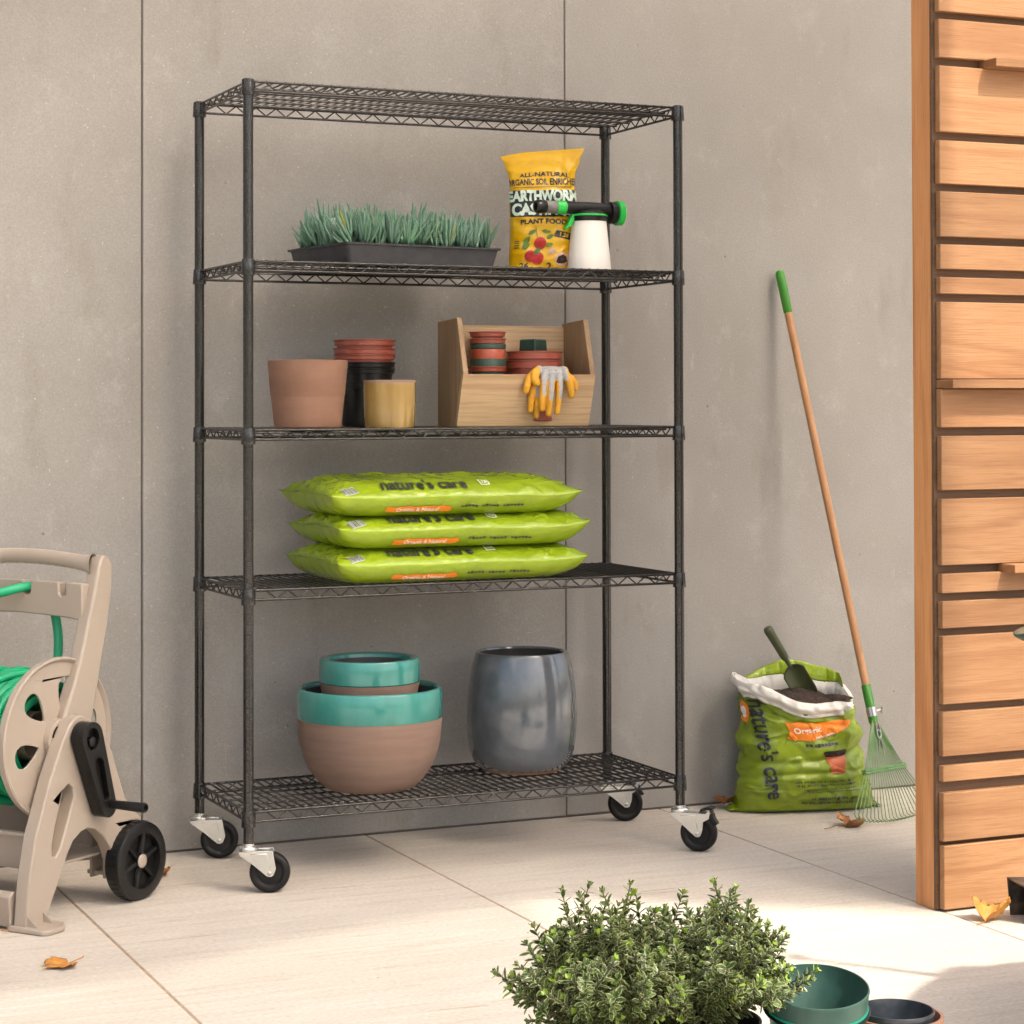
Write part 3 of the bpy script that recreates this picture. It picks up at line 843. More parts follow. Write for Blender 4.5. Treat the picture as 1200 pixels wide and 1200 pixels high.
# wide red pots, right
qx, qy = 0.868, 0.215
pot("wide_pot", "wide dark red pot below, holding another wide pot in the crate", "wide pot", (qx, qy, bz), None, [("pot", M['redpl'], nursery(0.0755, 0.062, 0.164, 0.022, (0.123,)))], 56, group="wide red pots in the crate")
pot("wide_pot", "wide dark red pot nested on top with the square pot inside it", "wide pot", (qx + 0.001, qy, bz + 0.0245), None, [("pot", M['redpl'], nursery(0.075, 0.060, 0.164, 0.022))], 56, group="wide red pots in the crate")
mb = MB()
def sq(h, half):
    return [(-half, -half, h), (half, -half, h), (half, half, h), (-half, half, h)]
rings = [sq(0.0, 0.029), sq(0.006, 0.031), sq(0.012, 0.0285), sq(0.062, 0.0265), sq(0.066, 0.025)]
vs = [p for r_ in rings for p in r_]
fs = [(i * 4 + j, i * 4 + (j + 1) % 4, (i + 1) * 4 + (j + 1) % 4, (i + 1) * 4 + j) for i in range(4) for j in range(4)] + [(16, 17, 18, 19), (3, 2, 1, 0)]
mb.add(vs, fs)
o = mb.build("square_pot", M['greenpl'], smooth=0, bevel=0.003)
o.location = (qx + 0.002, qy + 0.01, bz + 0.0245 + 0.131); o.rotation_euler = (0, 0, radians(28))
tag(o, "small dark green square pot turned upside down on the wide red pots", "small pot")

# ------------------------------------------------------------------ gardening gloves over the crate lip
def glove(name, label, loc, rz, fingers, palm, greyfn, group, cuff=None):
    """one glove: finger chains + palm pads, fused by a fine voxel remesh"""
    mb = MB()
    def ball(c, r, sc=(1, 1, 1), n=12):
        def S(u, v):
            th = pi * v; ph = 2 * pi * u
            return Vector((c[0] + r * sc[0] * sin(th) * cos(ph), c[1] + r * sc[1] * sin(th) * sin(ph), c[2] + r * sc[2] * cos(th)))
        mb.grid(S, n * 2, n, cu=True)
    for pts, rs in fingers:
        P_ = bez(pts, 5)
        k = len(P_)
        R_ = []
        for i in range(k):
            t = i / (k - 1) * (len(rs) - 1)
            a = int(min(t, len(rs) - 2)); R_.append(rs[a] + (rs[a + 1] - rs[a]) * (t - a))
        mb.tube(P_, R_, 10)
        ball(P_[-1], R_[-1]); ball(P_[0], R_[0])
    for c, r, sc in palm:
        ball(c, r, sc)
    me = bpy.data.meshes.new("tmp"); me.from_pydata(mb.v, [], mb.f)
    ob = bpy.data.objects.new("tmp", me); COL.objects.link(ob)
    bm = bmesh.new(); bm.from_mesh(me); bmesh.ops.remove_doubles(bm, verts=bm.verts, dist=1e-6); bmesh.ops.recalc_face_normals(bm, faces=bm.faces); bm.to_mesh(me); bm.free()
    r = ob.modifiers.new("r", 'REMESH'); r.mode = 'VOXEL'; r.voxel_size = 0.0016
    sm = ob.modifiers.new("s", 'SMOOTH'); sm.factor = 0.5; sm.iterations = 3
    dg = bpy.context.evaluated_depsgraph_get(); dg.update()
    m2 = bpy.data.meshes.new_from_object(ob.evaluated_get(dg))
    bpy.data.objects.remove(ob)
    m2.name = name
    m2.materials.clear()
    m2.materials.append(M['gloveyellow']); m2.materials.append(M['glovegrey'])
    for p in m2.polygons:
        p.use_smooth = True
        p.material_index = 1 if greyfn(p.center, p.normal) else 0
    o = bpy.data.objects.new(name, m2); COL.objects.link(o)
    o.location = loc; o.rotation_euler = (0, 0, rz); o.scale = (0.96, 1, 0.93)
    return tag(o, label, "glove", group)

LIPZ = CB + 0.1375
# front glove (local origin on the crate lip; -y is towards the viewer)
fing = [([(-0.026, -0.020, 0.002), (-0.030, -0.026, -0.030), (-0.034, -0.024, -0.066), (-0.033, -0.020, -0.098)], [0.011, 0.0105, 0.0100, 0.0085]),
        ([(-0.004, -0.022, 0.0), (-0.009, -0.029, -0.035), (-0.013, -0.027, -0.075), (-0.014, -0.020, -0.112)], [0.011, 0.0105, 0.0098, 0.0085]),
        ([(0.016, -0.020, 0.0), (0.016, -0.027, -0.036), (0.014, -0.024, -0.072), (0.012, -0.018, -0.108)], [0.011, 0.0100, 0.0092, 0.0082]),
        ([(0.036, -0.016, 0.008), (0.045, -0.024, -0.020), (0.051, -0.022, -0.044), (0.054, -0.018, -0.060)], [0.011, 0.0115, 0.0108, 0.0090]),
        ([(-0.034, 0.0, 0.014), (-0.050, -0.018, 0.006), (-0.058, -0.028, -0.010), (-0.053, -0.032, -0.024)], [0.012, 0.0125, 0.0135, 0.0110])]
palm = [((0.0, 0.004, 0.012), 0.030, (1.45, 0.95, 0.42)), ((0.004, -0.014, -0.004), 0.028, (1.40, 0.42, 0.9)), ((0.0, 0.024, 0.004), 0.030, (1.3, 0.7, 0.5)), ((0.036, -0.002, 0.010), 0.016, (1, 1, .9))]
def gf(c, n):
    if c.x < -0.040 or c.x > 0.040:
        return False
    ff = [(-0.030, -0.062), (-0.011, -0.074), (0.015, -0.070)]
    if c.z > -0.018:
        return n.y < 0.35 or n.z > 0.3
    if n.y > -0.15:
        return False
    for fx_, zl in ff:
        t = min(1, max(0, (-c.z) / 0.1))
        cx_ = fx_ + (-0.003 if fx_ < 0 else 0.0)
        if c.z > zl and abs(c.x - cx_ - 0.003) < 0.0062:
            return True
    return False
GX, GY = 0.876, 0.1265
glove("glove", "front yellow dipped grey knit glove draped over the crate lip", (GX, GY, LIPZ), radians(-6), fing, palm, gf, "pair of gloves on the crate")
fing2 = [([(-0.050, -0.012, 0.004), (-0.066, -0.022, -0.012), (-0.074, -0.026, -0.034), (-0.076, -0.024, -0.048)], [0.010, 0.0105, 0.0105, 0.009]),
         ([(-0.042, -0.004, 0.0), (-0.050, -0.012, -0.036), (-0.056, -0.010, -0.070), (-0.057, -0.004, -0.102)], [0.010, 0.0100, 0.0095, 0.0085]),
         ([(-0.020, -0.006, 0.0), (-0.030, -0.012, -0.040), (-0.036, -0.006, -0.080), (-0.037, 0.002, -0.118)], [0.010, 0.0095, 0.0092, 0.0085]),
         ([(0.040, -0.002, 0.0), (0.060, -0.012, -0.010), (0.071, -0.014, -0.026), (0.074, -0.012, -0.040)], [0.010, 0.0095, 0.0085, 0.007])]
palm2 = [((0.0, 0.012, 0.004), 0.032, (1.5, 1.0, 0.28)), ((-0.022, -0.004, -0.010), 0.024, (1.5, 0.30, 0.8))]
def gf2(c, n):
    if c.z > -0.004 and -0.03 < c.x < 0.03:
        return True
    return n.y < -0.1 and (-0.034 - 0.012 < c.x + 0.12 * (c.z + 0.04) < -0.026) and -0.066 < c.z < -0.02
glove("glove", "rear yellow and grey glove mostly hidden behind the front glove", (GX - 0.004, GY + 0.002, LIPZ), radians(-6), fing2, palm2, gf2, "pair of gloves on the crate")
# ------------------------------------------------------------------ compost bags
BL, BD, BT = 0.690, 0.405, 0.102
def bag_surf(seed, T, zs, bulge=1.0):
    def prof(x, y):
        a = min(1.0, abs(2 * x / BL)); b = min(1.0, abs(2 * y / BD))
        return max(0.0, (1 - a ** 8)) ** 0.5 * max(0.0, (1 - b ** 2.7)) ** 0.62
    def profl(x, y):
        a = min(1.0, abs(2 * x / BL)); b = min(1.0, abs(2 * y / BD))
        return max(0.0, (1 - a ** 9.0)) ** 0.5 * max(0.0, (1 - b ** 6.0)) ** 0.55
    def wr(x, y):
        a = min(1.0, abs(2 * x / BL)); b = min(1.0, abs(2 * y / BD))
        e_ = max(a ** 4, b ** 4)
        q = noise.noise(Vector((x * 9 + seed, y * 14, 0.3))) * 0.004
        q += noise.noise(Vector((x * 34 + y * 22 + seed, y * 9 - x * 5, 1.7))) * 0.0042 * (0.5 + e_)
        q += noise.noise(Vector((x * 70 - y * 30 + seed, y * 20, 4.0))) * 0.0019
        cz_ = abs(noise.noise(Vector((x * 8 + y * 7 + seed, y * 12 - x * 4, 2.0))))
        calm = 1.0 - 0.80 * max(0.0, min(1.0, (0.26 - abs(x + 0.055)) / 0.06)) * max(0.0, min(1.0, (-0.06 - y) / 0.04))
        q += max(0.0, 0.13 - cz_) * 0.024 * calm
        cz_ = abs(noise.noise(Vector((x * 15 - y * 12 + seed, y * 16 + x * 7, 9.0))))
        q += max(0.0, 0.13 - cz_) * 0.024 * calm
        return q * (0.45 + 0.55 * calm)
    def xy(x, y):
        # pull the sides in between the corners a little, like a filled pillow
        a = 2 * x / BL; b = 2 * y / BD
        x2 = x * (1 - 0.025 * (1 - b * b)); y2 = y * (1 - 0.05 * (1 - a * a))
        return x2, y2
    def seam(x, y):
        a = abs(2 * x / BL)
        return zs + 0.006 * noise.noise(Vector((x * 6 + seed, y * 10, 7))) * 1.0 + 0.010 * a ** 8
    def top(x, y):
        p = prof(x, y); x2, y2 = xy(x, y); z0 = seam(x, y)
        return Vector((x2, y2, z0 + (T - z0) * p + wr(x, y) * min(1, p * 3)))
    def low(x, y):
        p = profl(x, y); x2, y2 = xy(x, y); z0 = seam(x, y)
        return Vector((x2, y2, max(0.0, z0 * (1 - min(1, p * 1.12)) + 0.7 * wr(x + 3, y) * min(1, p * 3) * (1 - p))))
    return top, low

def warp(t):
    return 0.5 - 0.5 * cos(pi * t)

def compost_bag(label, loc, rz, seed, T, zs):
    top, low = bag_surf(seed, T, zs)
    mb = MB()
    nu, nv = 230, 140
    X = lambda u: (warp(u) - 0.5) * BL
    Y = lambda v: (warp(v) - 0.5) * BD
    mb.grid(lambda u, v: top(X(u), Y(v)), nu, nv)
    mb.grid(lambda u, v: low(X(u), Y(v)), nu, nv)
    o = mb.build("compost_bag", M['lime'], smooth=180, merge=0.0004)
    # welded end fins
    mbf = MB()
    for s_ in (-1, 1):
        def fin(u, v, s_=s_):
            y = (v - 0.5) * BD * 0.995
            p = top(s_ * BL / 2, y)
            q = p + Vector((s_ * (0.006 + 0.002 * noise.noise(Vector((y * 30, seed, s_)))) * u, 0, (0.006 * noise.noise(Vector((y * 26 + seed, s_ * 3, 0))) + 0.002) * u))
            return q
        mbf = MB(); mbf.grid(fin, 3, 60)
        mbf.build("welded_end", M['lime'], o, smooth=180, solid=0.0012)
    # printing: map sheet coordinate t (0 at front seam, growing over the top) to y
    def Sf(a, b):
        # arc length param near the front edge
        return top(a, ylut(b))
    # build arc table at x = 0
    tab = []
    yy = -BD / 2; acc = 0.0; last = top(0.05, yy)
    while yy < 0.1:
        tab.append((acc, yy)); yy += 0.0006
        pnt = top(0.05, yy); acc += min((pnt - last).length, 0.01); last = pnt
    def ylut(t):
        if t <= 0:
            return -BD / 2
        lo_, hi_ = 0, len(tab) - 1
        while hi_ - lo_ > 1:
            md = (lo_ + hi_) // 2
            if tab[md][0] < t:
                lo_ = md
            else:
                hi_ = md
        a, b = tab[lo_], tab[hi_]
        return a[1] + (b[1] - a[1]) * (t - a[0]) / max(1e-9, b[0] - a[0])
    pr = MB()
    decal(pr, xf(text2d("nature's care", 0.064, 0.0015, 0.72), -0.085, 0.046), Sf, 0.0030)
    pr.build("lettering", M['ink'], o, smooth=0, fix=False)
    pr = MB()
    decal(pr, xf(rect2d(0.026, 0.030), 0.088, 0.056), Sf, 0.0024)
    decal(pr, xf(rect2d(0.020, 0.024), 0.088, 0.056), Sf, 0.0030, 1)
    decal(pr, xf(text2d("12", 0.020, 0.0006, 0.75), 0.088, 0.056), Sf, 0.0036, 0)
    pr.build("badge", [M['whiteprint'], M['lime']], o, smooth=0, fix=False)
    # barcode on the front left corner
    pr = MB()
    decal(pr, xf(rect2d(0.044, 0.034), -0.292, 0.030, 0.35), Sf, 0.0011)
    for k in range(11):
        decal(pr, xf(rect2d(0.0012 + 0.0012 * (k % 3 == 0), 0.028), -0.292 + (-0.02 + k * 0.004) * cos(.35), 0.030 + (-0.02 + k * 0.004) * sin(.35), 0.35), Sf, 0.0016, 1)
    pr.build("barcode_label", [M['greylabel'], M['ink']], o, smooth=0, fix=False)
    # orange band and small print below the seam
    tab2 = []
    yy = -BD / 2; acc = 0.0; last = low(0.0, yy)
    while yy < 0.0:
        tab2.append((acc, yy)); yy += 0.0006
        pnt = low(0.0, yy); acc += min((pnt - last).length, 0.01); last = pnt
    def ylut2(t):
        for i in range(len(tab2) - 1):
            if tab2[i + 1][0] >= t:
                a, b = tab2[i], tab2[i + 1]
                return a[1] + (b[1] - a[1]) * (t - a[0]) / max(1e-9, b[0] - a[0])
        return tab2[-1][1]
    def Sl(a, b):
        return low(a, ylut2(-b))
    pr = MB()
    decal(pr, xf(poly2d([(-0.092, -0.0085), (0.085, -0.0085), (0.092, 0.0), (0.085, 0.0095), (-0.088, 0.0095)]), -0.105, -0.034), Sl, 0.0020)
    decal(pr, xf(text2d("Organic & Natural", 0.0165, 0.0003, 0.95), -0.108, -0.034), Sl, 0.0028, 1)
    pr.build("orange_band", [M['orange'], M['whiteprint']], o, smooth=0, fix=False)
    pr = MB()
    for k in range(18):
        if k in (5, 11):
            continue
        decal(pr, xf(rect2d(0.0065 + 0.002 * (k % 2), 0.005 + 0.002 * (k % 3 == 1)), 0.015 + k * 0.0098, -0.027), Sl, 0.0013)
    pr.build("small_print", M['ink'], o, smooth=0, fix=False)
    # dark lettering on the left end
    def Se(a, b):
        return low(-BL / 2 + 0.012 + b * 0.9, -a)
    pr = MB()
    decal(pr, xf(text2d("nature's", 0.05, 0.0012, 0.8), 0.05, 0.045), Se, 0.0014)
    pr.build("end_lettering", M['ink'], o, smooth=0, fix=False)
    o.location = loc; o.rotation_euler = (0, 0, rz)
    return tag(o, label, "compost bag", "stacked compost bags")
d4 = DECK[3]
bx, by = 0.566, 0.190
compost_bag("lime green compost bag at the bottom of the stack of three", (bx, by - 0.010, d4), radians(0.5), 3.1, 0.094, 0.046)
compost_bag("lime green compost bag in the middle of the stack of three", (bx + 0.008, by - 0.006, d4 + 0.086), radians(-0.4), 8.4, 0.092, 0.046)
compost_bag("lime green compost bag on top of the stack of three", (bx - 0.012, by, d4 + 0.168), radians(0.2), 15.7, 0.099, 0.046)
# ------------------------------------------------------------------ yellow plant food bag
d2 = DECK[1]
def yellow_bag():
    t = thing("plant_food_bag", "upright yellow foil bag of worm castings with tomato picture", "bag", (0.886, 0.215, d2), radians(-24))
    HB = 0.330
    keys = [(0.0, 0.078, 0.040), (0.03, 0.086, 0.047), (0.12, 0.0885, 0.052), (0.35, 0.089, 0.053), (0.55, 0.090, 0.049), (0.70, 0.088, 0.040), (0.80, 0.090, 0.028), (0.90, 0.101, 0.012), (1.0, 0.113, 0.0012)]
    def kv(v):
        for i in range(len(keys) - 1):
            if v <= keys[i + 1][0]:
                a, b = keys[i], keys[i + 1]
                s_ = (v - a[0]) / (b[0] - a[0]); s_ = s_ * s_ * (3 - 2 * s_)
                return a[1] + (b[1] - a[1]) * s_, a[2] + (b[2] - a[2]) * s_
        return keys[-1][1], keys[-1][2]
    def P_(th, v):
        a, b = kv(v)
        c, s_ = cos(th), sin(th)
        x = a * math.copysign(abs(c) ** 0.75, c); y = b * math.copysign(abs(s_) ** 0.85, s_)
        q = noise.noise(Vector((x * 18 + v * 6, v * 8, 2 + (y > 0)))) * 0.008 + noise.noise(Vector((x * 55 - v * 14, v * 22, 5 + (y > 0)))) * 0.0045 * (0.5 + abs(x) / 0.08)
        q *= min(1, (1 - v) * 6) * (1 if v > 0.04 else v * 25)
        f_ = 1 + q / max(b, 0.01)
        zt = HB * (1 + 0.022 * (x / 0.11) * (v ** 3) - 0.02 * (v ** 6) * (x < -0.05) * (abs(x) - 0.05) / 0.06)
        return Vector((x + 0.012 * v + 0.004 * sin(v * 5), y * f_, zt * v))
    mb = MB()
    mb.grid(lambda u, v: P_(2 * pi * u, v), 96, 70, cu=True)
    mb.grid(lambda u, v: P_(2 * pi * u, 0) * v * Vector((1, 1, 1)).x, 96, 4, cu=True)
    mb.build("pouch", M['yellowbag'], t, smooth=180, merge=0.0002)
    # sheet coordinates: a = across the front (metres), b = height (metres)
    def S(a, b):
        v = min(0.985, max(0.0, b / HB))
        w_, d_ = kv(v)
        c = max(-0.9999, min(0.9999, a / w_))
        cc = math.copysign(abs(c) ** (1 / 0.75), c)
        return P_(2 * pi - math.acos(cc) if True else 0, v)
    def arcS(k):
        return lambda a, b: S(a, b + k * a * a)
    pr = MB()
    decal(pr, xf(text2d("ALL-NATURAL", 0.0165, 0.0005, 1.25), 0.006, 0.2640), arcS(-1.0), 0.0013)
    decal(pr, xf(text2d("ORGANIC SOIL ENRICHER", 0.0245, 0.0007, 0.66, maxlen=0.004), 0.0, 0.2420), S, 0.0013)
    decal(pr, rect2d(0.155, 0.0014, 0.0, 0.2285), S, 0.0013)
    slab = [(-0.0865, 0.222), (-0.05, 0.2195), (0.0, 0.219), (0.05, 0.2195), (0.085, 0.221), (0.0865, 0.150), (0.05, 0.1475), (0.0, 0.147), (-0.05, 0.1475), (-0.0865, 0.150)]
    decal(pr, poly2d(slab), S, 0.0010)
    decal(pr, xf(text2d("PLANT FOOD", 0.0175, 0.0007, 1.15), 0.002, 0.1350), arcS(-0.8), 0.0013)
    pr.build("lettering", M['ink'], t, smooth=0, fix=False)
    pr = MB()
    decal(pr, xf(poly2d([(-0.028, -0.009), (-0.024, 0.009), (0.03, 0.009), (0.03, -0.009)]), 0.058, 0.098, -0.22), S, 0.0013)
    pr.build("weight_badge", M['ink'], t, smooth=0, fix=False)
    pr = MB()
    decal(pr, xf(text2d("26", 0.026, 0.0008), -0.045, 0.014), S, 0.0013)
    pr.build("net_weight", M['ink'], t, smooth=0, fix=False)
    pr = MB()
    decal(pr, xf(text2d("2", 0.026, 0.0008), 0.022, 0.014), S, 0.0013)
    pr.build("net_weight", M['ink'], t, smooth=0, fix=False)
    pr = MB()
    for k in range(4):
        decal(pr, rect2d(0.014, 0.0022, -0.068, 0.082 - k * 0.006), S, 0.0013)
    pr.build("small_print", M['ink'], t, smooth=0, fix=False)
    pr = MB()
    decal(pr, xf(text2d("EARTHWORM", 0.0385, 0.0020, 0.76), 0.0, 0.2030), S, 0.0034)
    decal(pr, xf(text2d("CASTINGS", 0.0435, 0.0022, 0.80), 0.0, 0.1660), S, 0.0034)
    pr.build("mint_lettering", M['mint'], t, smooth=0, fix=False)
    pr = MB()
    decal(pr, xf(text2d("1.25", 0.015, 0.0005), 0.056, 0.0985, -0.22), S, 0.0020)
    pr.build("weight_mark", M['yellowbag'], t, smooth=0, fix=False)
    pr = MB()
    for cx, cy, r_ in ((-0.006, 0.076, 0.0165), (-0.030, 0.042, 0.0155), (-0.010, 0.036, 0.0165)):
        decal(pr, disc2d(r_, cx, cy), S, 0.0015)
    pr.build("tomato_picture", M['tomato'], t, smooth=0, fix=False)
    pr = MB()
    def lf(cx, cy, L_, w_, r_):
        pts = [(-L_, 0), (-L_ * .4, w_), (L_ * .4, w_ * .8), (L_, 0), (L_ * .4, -w_ * .8), (-L_ * .4, -w_)]
        decal(pr, xf(poly2d(pts), cx, cy, r_), S, 0.0021)
    for a in ((-0.042, 0.084, 0.014, 0.008, 0.9), (-0.044, 0.068, 0.013, 0.008, 0.6), (-0.028, 0.106, 0.014, 0.005, 0.5), (0.010, 0.108, 0.014, 0.005, -0.15), (0.020, 0.094, 0.011, 0.006, 0.7),
              (-0.012, 0.055, 0.012, 0.007, 0.8), (0.018, 0.072, 0.011, 0.006, 0.3)):
        lf(*a)
    decal(pr, xf(rect2d(0.0016, 0.044), -0.016, 0.100, 0.15), S, 0.0014)
    pr.build("leaf_picture", M['leafprint'], t, smooth=0, fix=False)
    pr = MB()
    decal(pr, disc2d(0.019, 0.055, 0.034), S, 0.0015)
    decal(pr, poly2d([(0.040, 0.026), (0.048, 0.022), (0.060, 0.023), (0.069, 0.029), (0.066, 0.041), (0.056, 0.047), (0.044, 0.040)]), S, 0.0020, 1)
    decal(pr, xf(poly2d([(-0.013, -0.006), (0.0, 0.012), (0.012, -0.002), (0.006, -0.010)]), 0.026, 0.056), S, 0.0016)
    pr.build("hands_picture", [M['handprint'], M['soil']], t, smooth=0, fix=False)
yellow_bag()

# ------------------------------------------------------------------ hose-end sprayer bottle
def sprayer():
    t = thing("sprayer_bottle", "white tapered sprayer bottle with black and green spray head", "sprayer", (0.988, 0.120, d2))
    MB().lathe([(0, 0), (0.052, 0), (0.0575, 0.003), (0.0585, 0.010), (0.056, 0.040), (0.0475, 0.125), (0.0465, 0.136), (0.0, 0.137)], 56).build("bottle", M['bottle'], t, smooth=40)
    zc_ = 0.170
    mb = MB()
    mb.lathe([(0, 0.134), (0.048, 0.134), (0.0495, 0.136), (0.0495, 0.147), (0.046, 0.149), (0.044, 0.158), (0.030, 0.166), (0, 0.168)], 48)
    mb.tube([(-0.082, 0, zc_), (-0.06, 0, zc_), (0.02, 0, zc_ - 0.001), (0.078, 0, zc_ - 0.005)], [0.0165, 0.0165, 0.018, 0.0175], 20)
    mb.tube([(0.060, 0, 0.160), (0.078, 0, 0.160)], [0.030, 0.030], 28)
    mb.tube([(-0.042, 0, 0.158), (-0.042, 0, 0.133)], [0.0045, 0.004], 10)
    mb.build("spray_head", M['blackplastic'], t, smooth=40, bevel=0.001)
    MB().lathe([(0.0505, 0.1475), (0.0512, 0.149), (0.0475, 0.153), (0.044, 0.153), (0.044, 0.1475)], 48).build("green_collar", M['brightgreen'], t, smooth=40)
    mb = MB()
    k = 28
    pr = [(0.006, 0.079), (0.029, 0.079), (0.0335, 0.081), (0.0335, 0.096), (0.031, 0.098), (0.0, 0.098)]
    vs = mb.lathe([(r_, q) for r_, q in pr], k, axis='X', c=(0, 0.160))
    mb.build("end_knob", M['brightgreen'], t, smooth=40)
    MB().lathe([(0.0168, -0.098), (0.0182, -0.097), (0.0182, -0.072), (0.0168, -0.071)], 24, axis='X', c=(0, zc_)).build("nozzle_ring", M['brightgreen'], t, smooth=40)
    MB().lathe([(0.0, -0.128), (0.0166, -0.128), (0.0168, -0.097)], 24, axis='X', c=(0, zc_)).build("nozzle_sleeve", M['greyplastic'], t, smooth=40)
    MB().lathe([(0.0, -0.146), (0.009, -0.146), (0.010, -0.157), (0.0165, -0.158), (0.0185, -0.153), (0.0185, -0.133), (0.016, -0.1275), (0, -0.1275)], 24, axis='X', c=(0, zc_)).build("nozzle_tip", M['blackplastic'], t, smooth=35)
    tr = [(-0.052, 0.152), (-0.040, 0.1535), (-0.043, 0.140), (-0.055, 0.122), (-0.071, 0.110), (-0.075, 0.112), (-0.064, 0.128), (-0.058, 0.142)]
    MB().prism(tr, -0.009, 0.009, lambda a, b, h: (a, h, b)).build("trigger", M['brightgreen'], t, smooth=30, bevel=0.0018)
sprayer()

# ------------------------------------------------------------------ succulent tray
def succulents():
    t = thing("succulent_tray", "black plastic nursery tray full of blue green finger succulents", "plant tray", (0.484, 0.268, d2), radians(8))
    hx, hy = 0.232, 0.172
    hb, hyb = 0.215, 0.156
    Ht = 0.056
    def rr(ax, ay, z_, r_=0.012, n=5):
        pts = []
        for cx, cy, a0 in ((ax - r_, ay - r_, 0), (-ax + r_, ay - r_, pi / 2), (-ax + r_, -ay + r_, pi), (ax - r_, -ay + r_, 1.5 * pi)):
            for k in range(n):
                a = a0 + pi / 2 * k / (n - 1)
                pts.append((cx + r_ * cos(a), cy + r_ * sin(a), z_))
        return pts
    rings = [rr(hb, hyb, 0.001), rr(hx - 0.006, hy - 0.006, Ht - 0.006), rr(hx, hy, Ht - 0.005), rr(hx + 0.001, hy + 0.001, Ht), rr(hx - 0.006, hy - 0.006, Ht + 0.0005), rr(hx - 0.009, hy - 0.009, Ht - 0.006), rr(hb - 0.004, hyb - 0.004, 0.006)]
    n = len(rings[0])
    vs = [p for r_ in rings for p in r_]
    fs = [(i * n + j, i * n + (j + 1) % n, (i + 1) * n + (j + 1) % n, (i + 1) * n + j) for i in range(len(rings) - 1) for j in range(n)]
    fs += [tuple(range(n))[::-1], tuple((len(rings) - 1) * n + j for j in range(n))]
    MB().add(vs, fs).build("tray", M['traypl'], t, smooth=40)
    MB().grid(lambda u, v: Vector(((u - .5) * 2 * (hx - 0.012), (v - .5) * 2 * (hy - 0.012), Ht - 0.014 + 0.004 * noise.noise(Vector((u * 30, v * 20, 0))))), 40, 24).build("soil", M['soil'], t, smooth=180)
    rnd = random.Random(5)
    protos = []
    def clump(i):
        mb = MB()
        nl = rnd.randint(15, 20)
        for k in range(nl):
            a = rnd.uniform(0, 2 * pi)
            tilt = rnd.uniform(0.05, 0.85) * (0.5 + 0.5 * k / nl) + 0.04
            L_ = rnd.uniform(0.036, 0.082) * (1.05 - 0.3 * tilt)
            z0 = rnd.uniform(0.0, 0.024)
            d = Vector((cos(a) * sin(tilt), sin(a) * sin(tilt), cos(tilt)))
            p0 = Vector((cos(a) * 0.006, sin(a) * 0.006, z0))
            p1 = p0 + d * L_ * 0.35; p2 = p0 + d * L_ * 0.7 + Vector((0, 0, 0.006 * tilt)); p3 = p0 + d * L_ + Vector((0, 0, 0.018 * tilt))
            mb.tube([p0, p1, p2, p0.lerp(p3, 0.93), p3], [0.0020, 0.0033, 0.0030, 0.0017, 0.0003], 6, mi=1 if (k < 1 and i % 3 == 0) else 0)
        mb.tube([(0, 0, -0.012), (0, 0, 0.03)], 0.0035, 6)
        return mb
    for i in range(7):
        protos.append(clump(i).build("succulent", [M['succ'], M['succyellow']], t, smooth=180))
    cells = [(i, j) for i in range(11) for j in range(8)]
    for c_, (i, j) in enumerate(cells):
        if c_ < 7:
            o = protos[c_]
        else:
            o = protos[rnd.randrange(7)].copy(); COL.objects.link(o); o.parent = t
        x = (i + 0.5) / 11 * 2 - 1; y = (j + 0.5) / 8 * 2 - 1
        s_ = rnd.uniform(0.92, 1.30) * (1.12 if x < -0.5 and j > 1 else 1.0)
        o.location = (x * (hx - 0.012) + rnd.uniform(-.006, .006), y * (hy - 0.010) + rnd.uniform(-.006, .006), Ht - 0.014)
        o.rotation_euler = (rnd.uniform(-.14, .14) - y * 0.10, rnd.uniform(-.14, .14) + x * 0.30 * (abs(x) > .8), rnd.uniform(0, 6.28))
        o.scale = (s_, s_, s_ * rnd.uniform(0.9, 1.12))
    lb = MB().box(-0.007, 0.007, -0.0006, 0.0006, 0, 0.085).build("plant_label", M['whiteprint'], t, smooth=0)
    lb.location = (-0.172, -0.02, Ht - 0.01); lb.rotation_euler = (0.1, -0.22, -0.4)
succulents()
